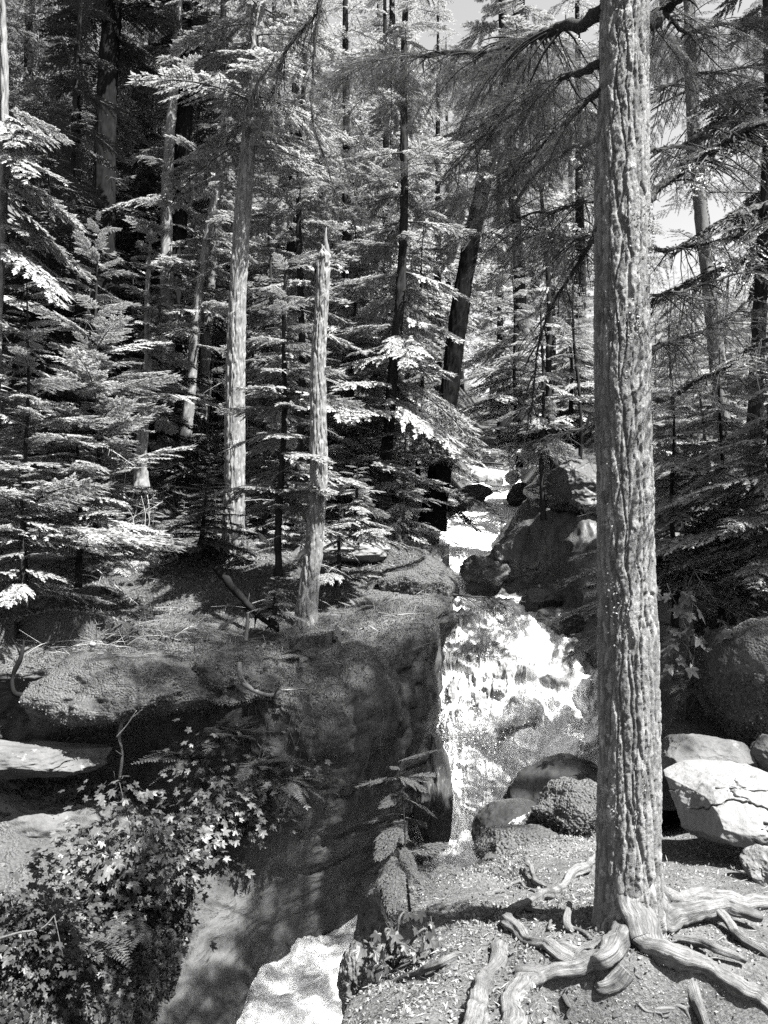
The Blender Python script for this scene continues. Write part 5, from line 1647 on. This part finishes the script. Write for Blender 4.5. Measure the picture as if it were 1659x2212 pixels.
# moss on the ledge rim
n = 40000
fx = rs.uniform(-0.4, 2.6, n); fy = rs.uniform(3.3, 7.4, n)
sd = edge_sd(fx, fy)
mo = fbm(np.stack([fx, fy, 0 * fx], 1), 2.2, 3, 815)
ok = (sd > -0.12) & (sd < 0.42 + 0.5 * mo) & (fy > 3.7)
fz = h_bank(fx, fy)
scatter_cover('moss_rim', 'moss and sprigs along the rim of the soil ledge', np.stack([fx, fy, fz], 1)[ok], np.tile([-0.3, 0.1, 1.0], (ok.sum(), 1)), 0.022, 'moss_leaf', 816, lean=0.8)

# sticks and twigs lying about
def stick(label, poly, r0, mat='dead_wood', seed=0, group=None, twigs=3, name='fallen_branch'):
    cp = [P(*c) for c in poly]
    o = cp[0].copy()
    pts = crom(cp, 8 * len(cp)) - o
    rs = np.random.default_rng(seed)
    b = Buf()
    tube(b, pts, np.linspace(r0, r0 * 0.4, len(pts)), 6, 0, rough=0.25, seed=seed, freq=9)
    for k in range(twigs):
        i = rs.integers(len(pts) // 3, len(pts))
        d = unit(rs.normal(size=3) + np.array([0, 0, .4])) * rs.uniform(.1, .3)
        tube(b, pts[i] + np.linspace(0, 1, 4)[:, None] * d, np.linspace(r0 * .4, .001, 4), 4, 0)
    return tag(link(name, b.mesh(name, [mat]), loc=o), label, 'branch', group)
stick('dead root stub bent upright at the left edge of the ledge', [(60, 1505, 8.3), (30, 1495, 8.2), (28, 1460, 8.2), (45, 1420, 8.2), (52, 1385, 8.25)], .035, 'bark_dark', 901)
stick('dark dead log lying against the snag base', [(470, 1230, 11.2), (520, 1290, 10.6), (560, 1330, 10.2), (600, 1362, 9.9)], .06, 'bark_dark', 902, twigs=9)
stick('curved dead root in the cleft right of the moss boulder', [(516, 1432, 8.5), (522, 1468, 8.4), (545, 1490, 8.35), (580, 1502, 8.3), (606, 1495, 8.35)], .035, 'bark_mid', 903)
stick('crooked dead stem hanging in front of the black crevice', [(264, 1555, 8.0), (258, 1590, 8.0), (264, 1630, 8.0), (258, 1680, 8.0), (250, 1700, 8.1)], .022, 'bark_mid', 904)
stick('thin pale twig sticking out under the moss cushion', [(252, 1592, 7.9), (275, 1565, 7.85), (295, 1535, 7.8)], .008, 'dead_wood', 905, twigs=1)
stick('bleached forked stick at the lower left edge', [(-10, 2030, 6.0), (40, 2015, 6.0), (90, 2005, 6.0), (120, 1975, 6.05)], .011, 'bark_mid', 906)
stick('short dead stump sticking up in front of the snag', [(530, 1385, 9.6), (534, 1350, 9.6), (536, 1325, 9.6)], .03, 'bark_mid', 907, twigs=0)
stick('leaning pale log behind the tall hemlock', [(450, 1000, 18.0), (428, 975, 18.4), (405, 945, 19)], .10, 'bark_pale', 908)
rs = np.random.default_rng(909)
for i in range(46):
    px, py = rs.normal(175, 75), rs.normal(1392, 26)
    Y = 8.9 + (1420 - py) * 0.008 + rs.uniform(-.1, .1)
    a = rs.uniform(-0.9, 0.5)
    l = rs.uniform(30, 110)
    stick('bleached twig in the tangle on the sunlit moss ledge', [(px, py, Y), (px + l * .5 * math.cos(a), py + l * .5 * math.sin(a) * .5 - 6, Y), (px + l * math.cos(a), py + l * math.sin(a) * .5, Y + rs.uniform(-.2, .3))],
          rs.uniform(.004, .008), 'dead_wood', 910 + i, 'bleached twigs on the ledge', 2, 'fallen_twig')
for i in range(40):
    px, py = rs.uniform(180, 330), rs.uniform(1000, 1150)
    Y = 13.0 + (1150 - py) * 0.02
    a = rs.uniform(-2.6, -0.2)
    l = rs.uniform(30, 90)
    stick('dead twig in the tangle under the young hemlocks', [(px, py, Y), (px + l * .5 * math.cos(a) + 5, py + l * .5 * math.sin(a), Y), (px + l * math.cos(a), py + l * math.sin(a), Y + rs.uniform(-.2, .2))],
          rs.uniform(.006, .011), 'dead_wood', 1000 + i, 'dead twigs under the hemlocks', 3, 'fallen_twig')
for i in range(18):
    px, py = rs.uniform(330, 900), rs.uniform(1290, 1420)
    Y = 10.6 - (py - 1330) * 0.012
    a = rs.uniform(-0.6, 0.6)
    l = rs.uniform(30, 90)
    stick('thin dead twig lying on the mossy cliff top', [(px, py, Y), (px + l * .5 * math.cos(a), py + l * .5 * math.sin(a) * .4 - 3, Y - .05), (px + l * math.cos(a), py + l * math.sin(a) * .5, Y - .1)],
          rs.uniform(.004, .008), 'dead_wood', 1100 + i, 'twigs on the cliff top', 2, 'fallen_twig')
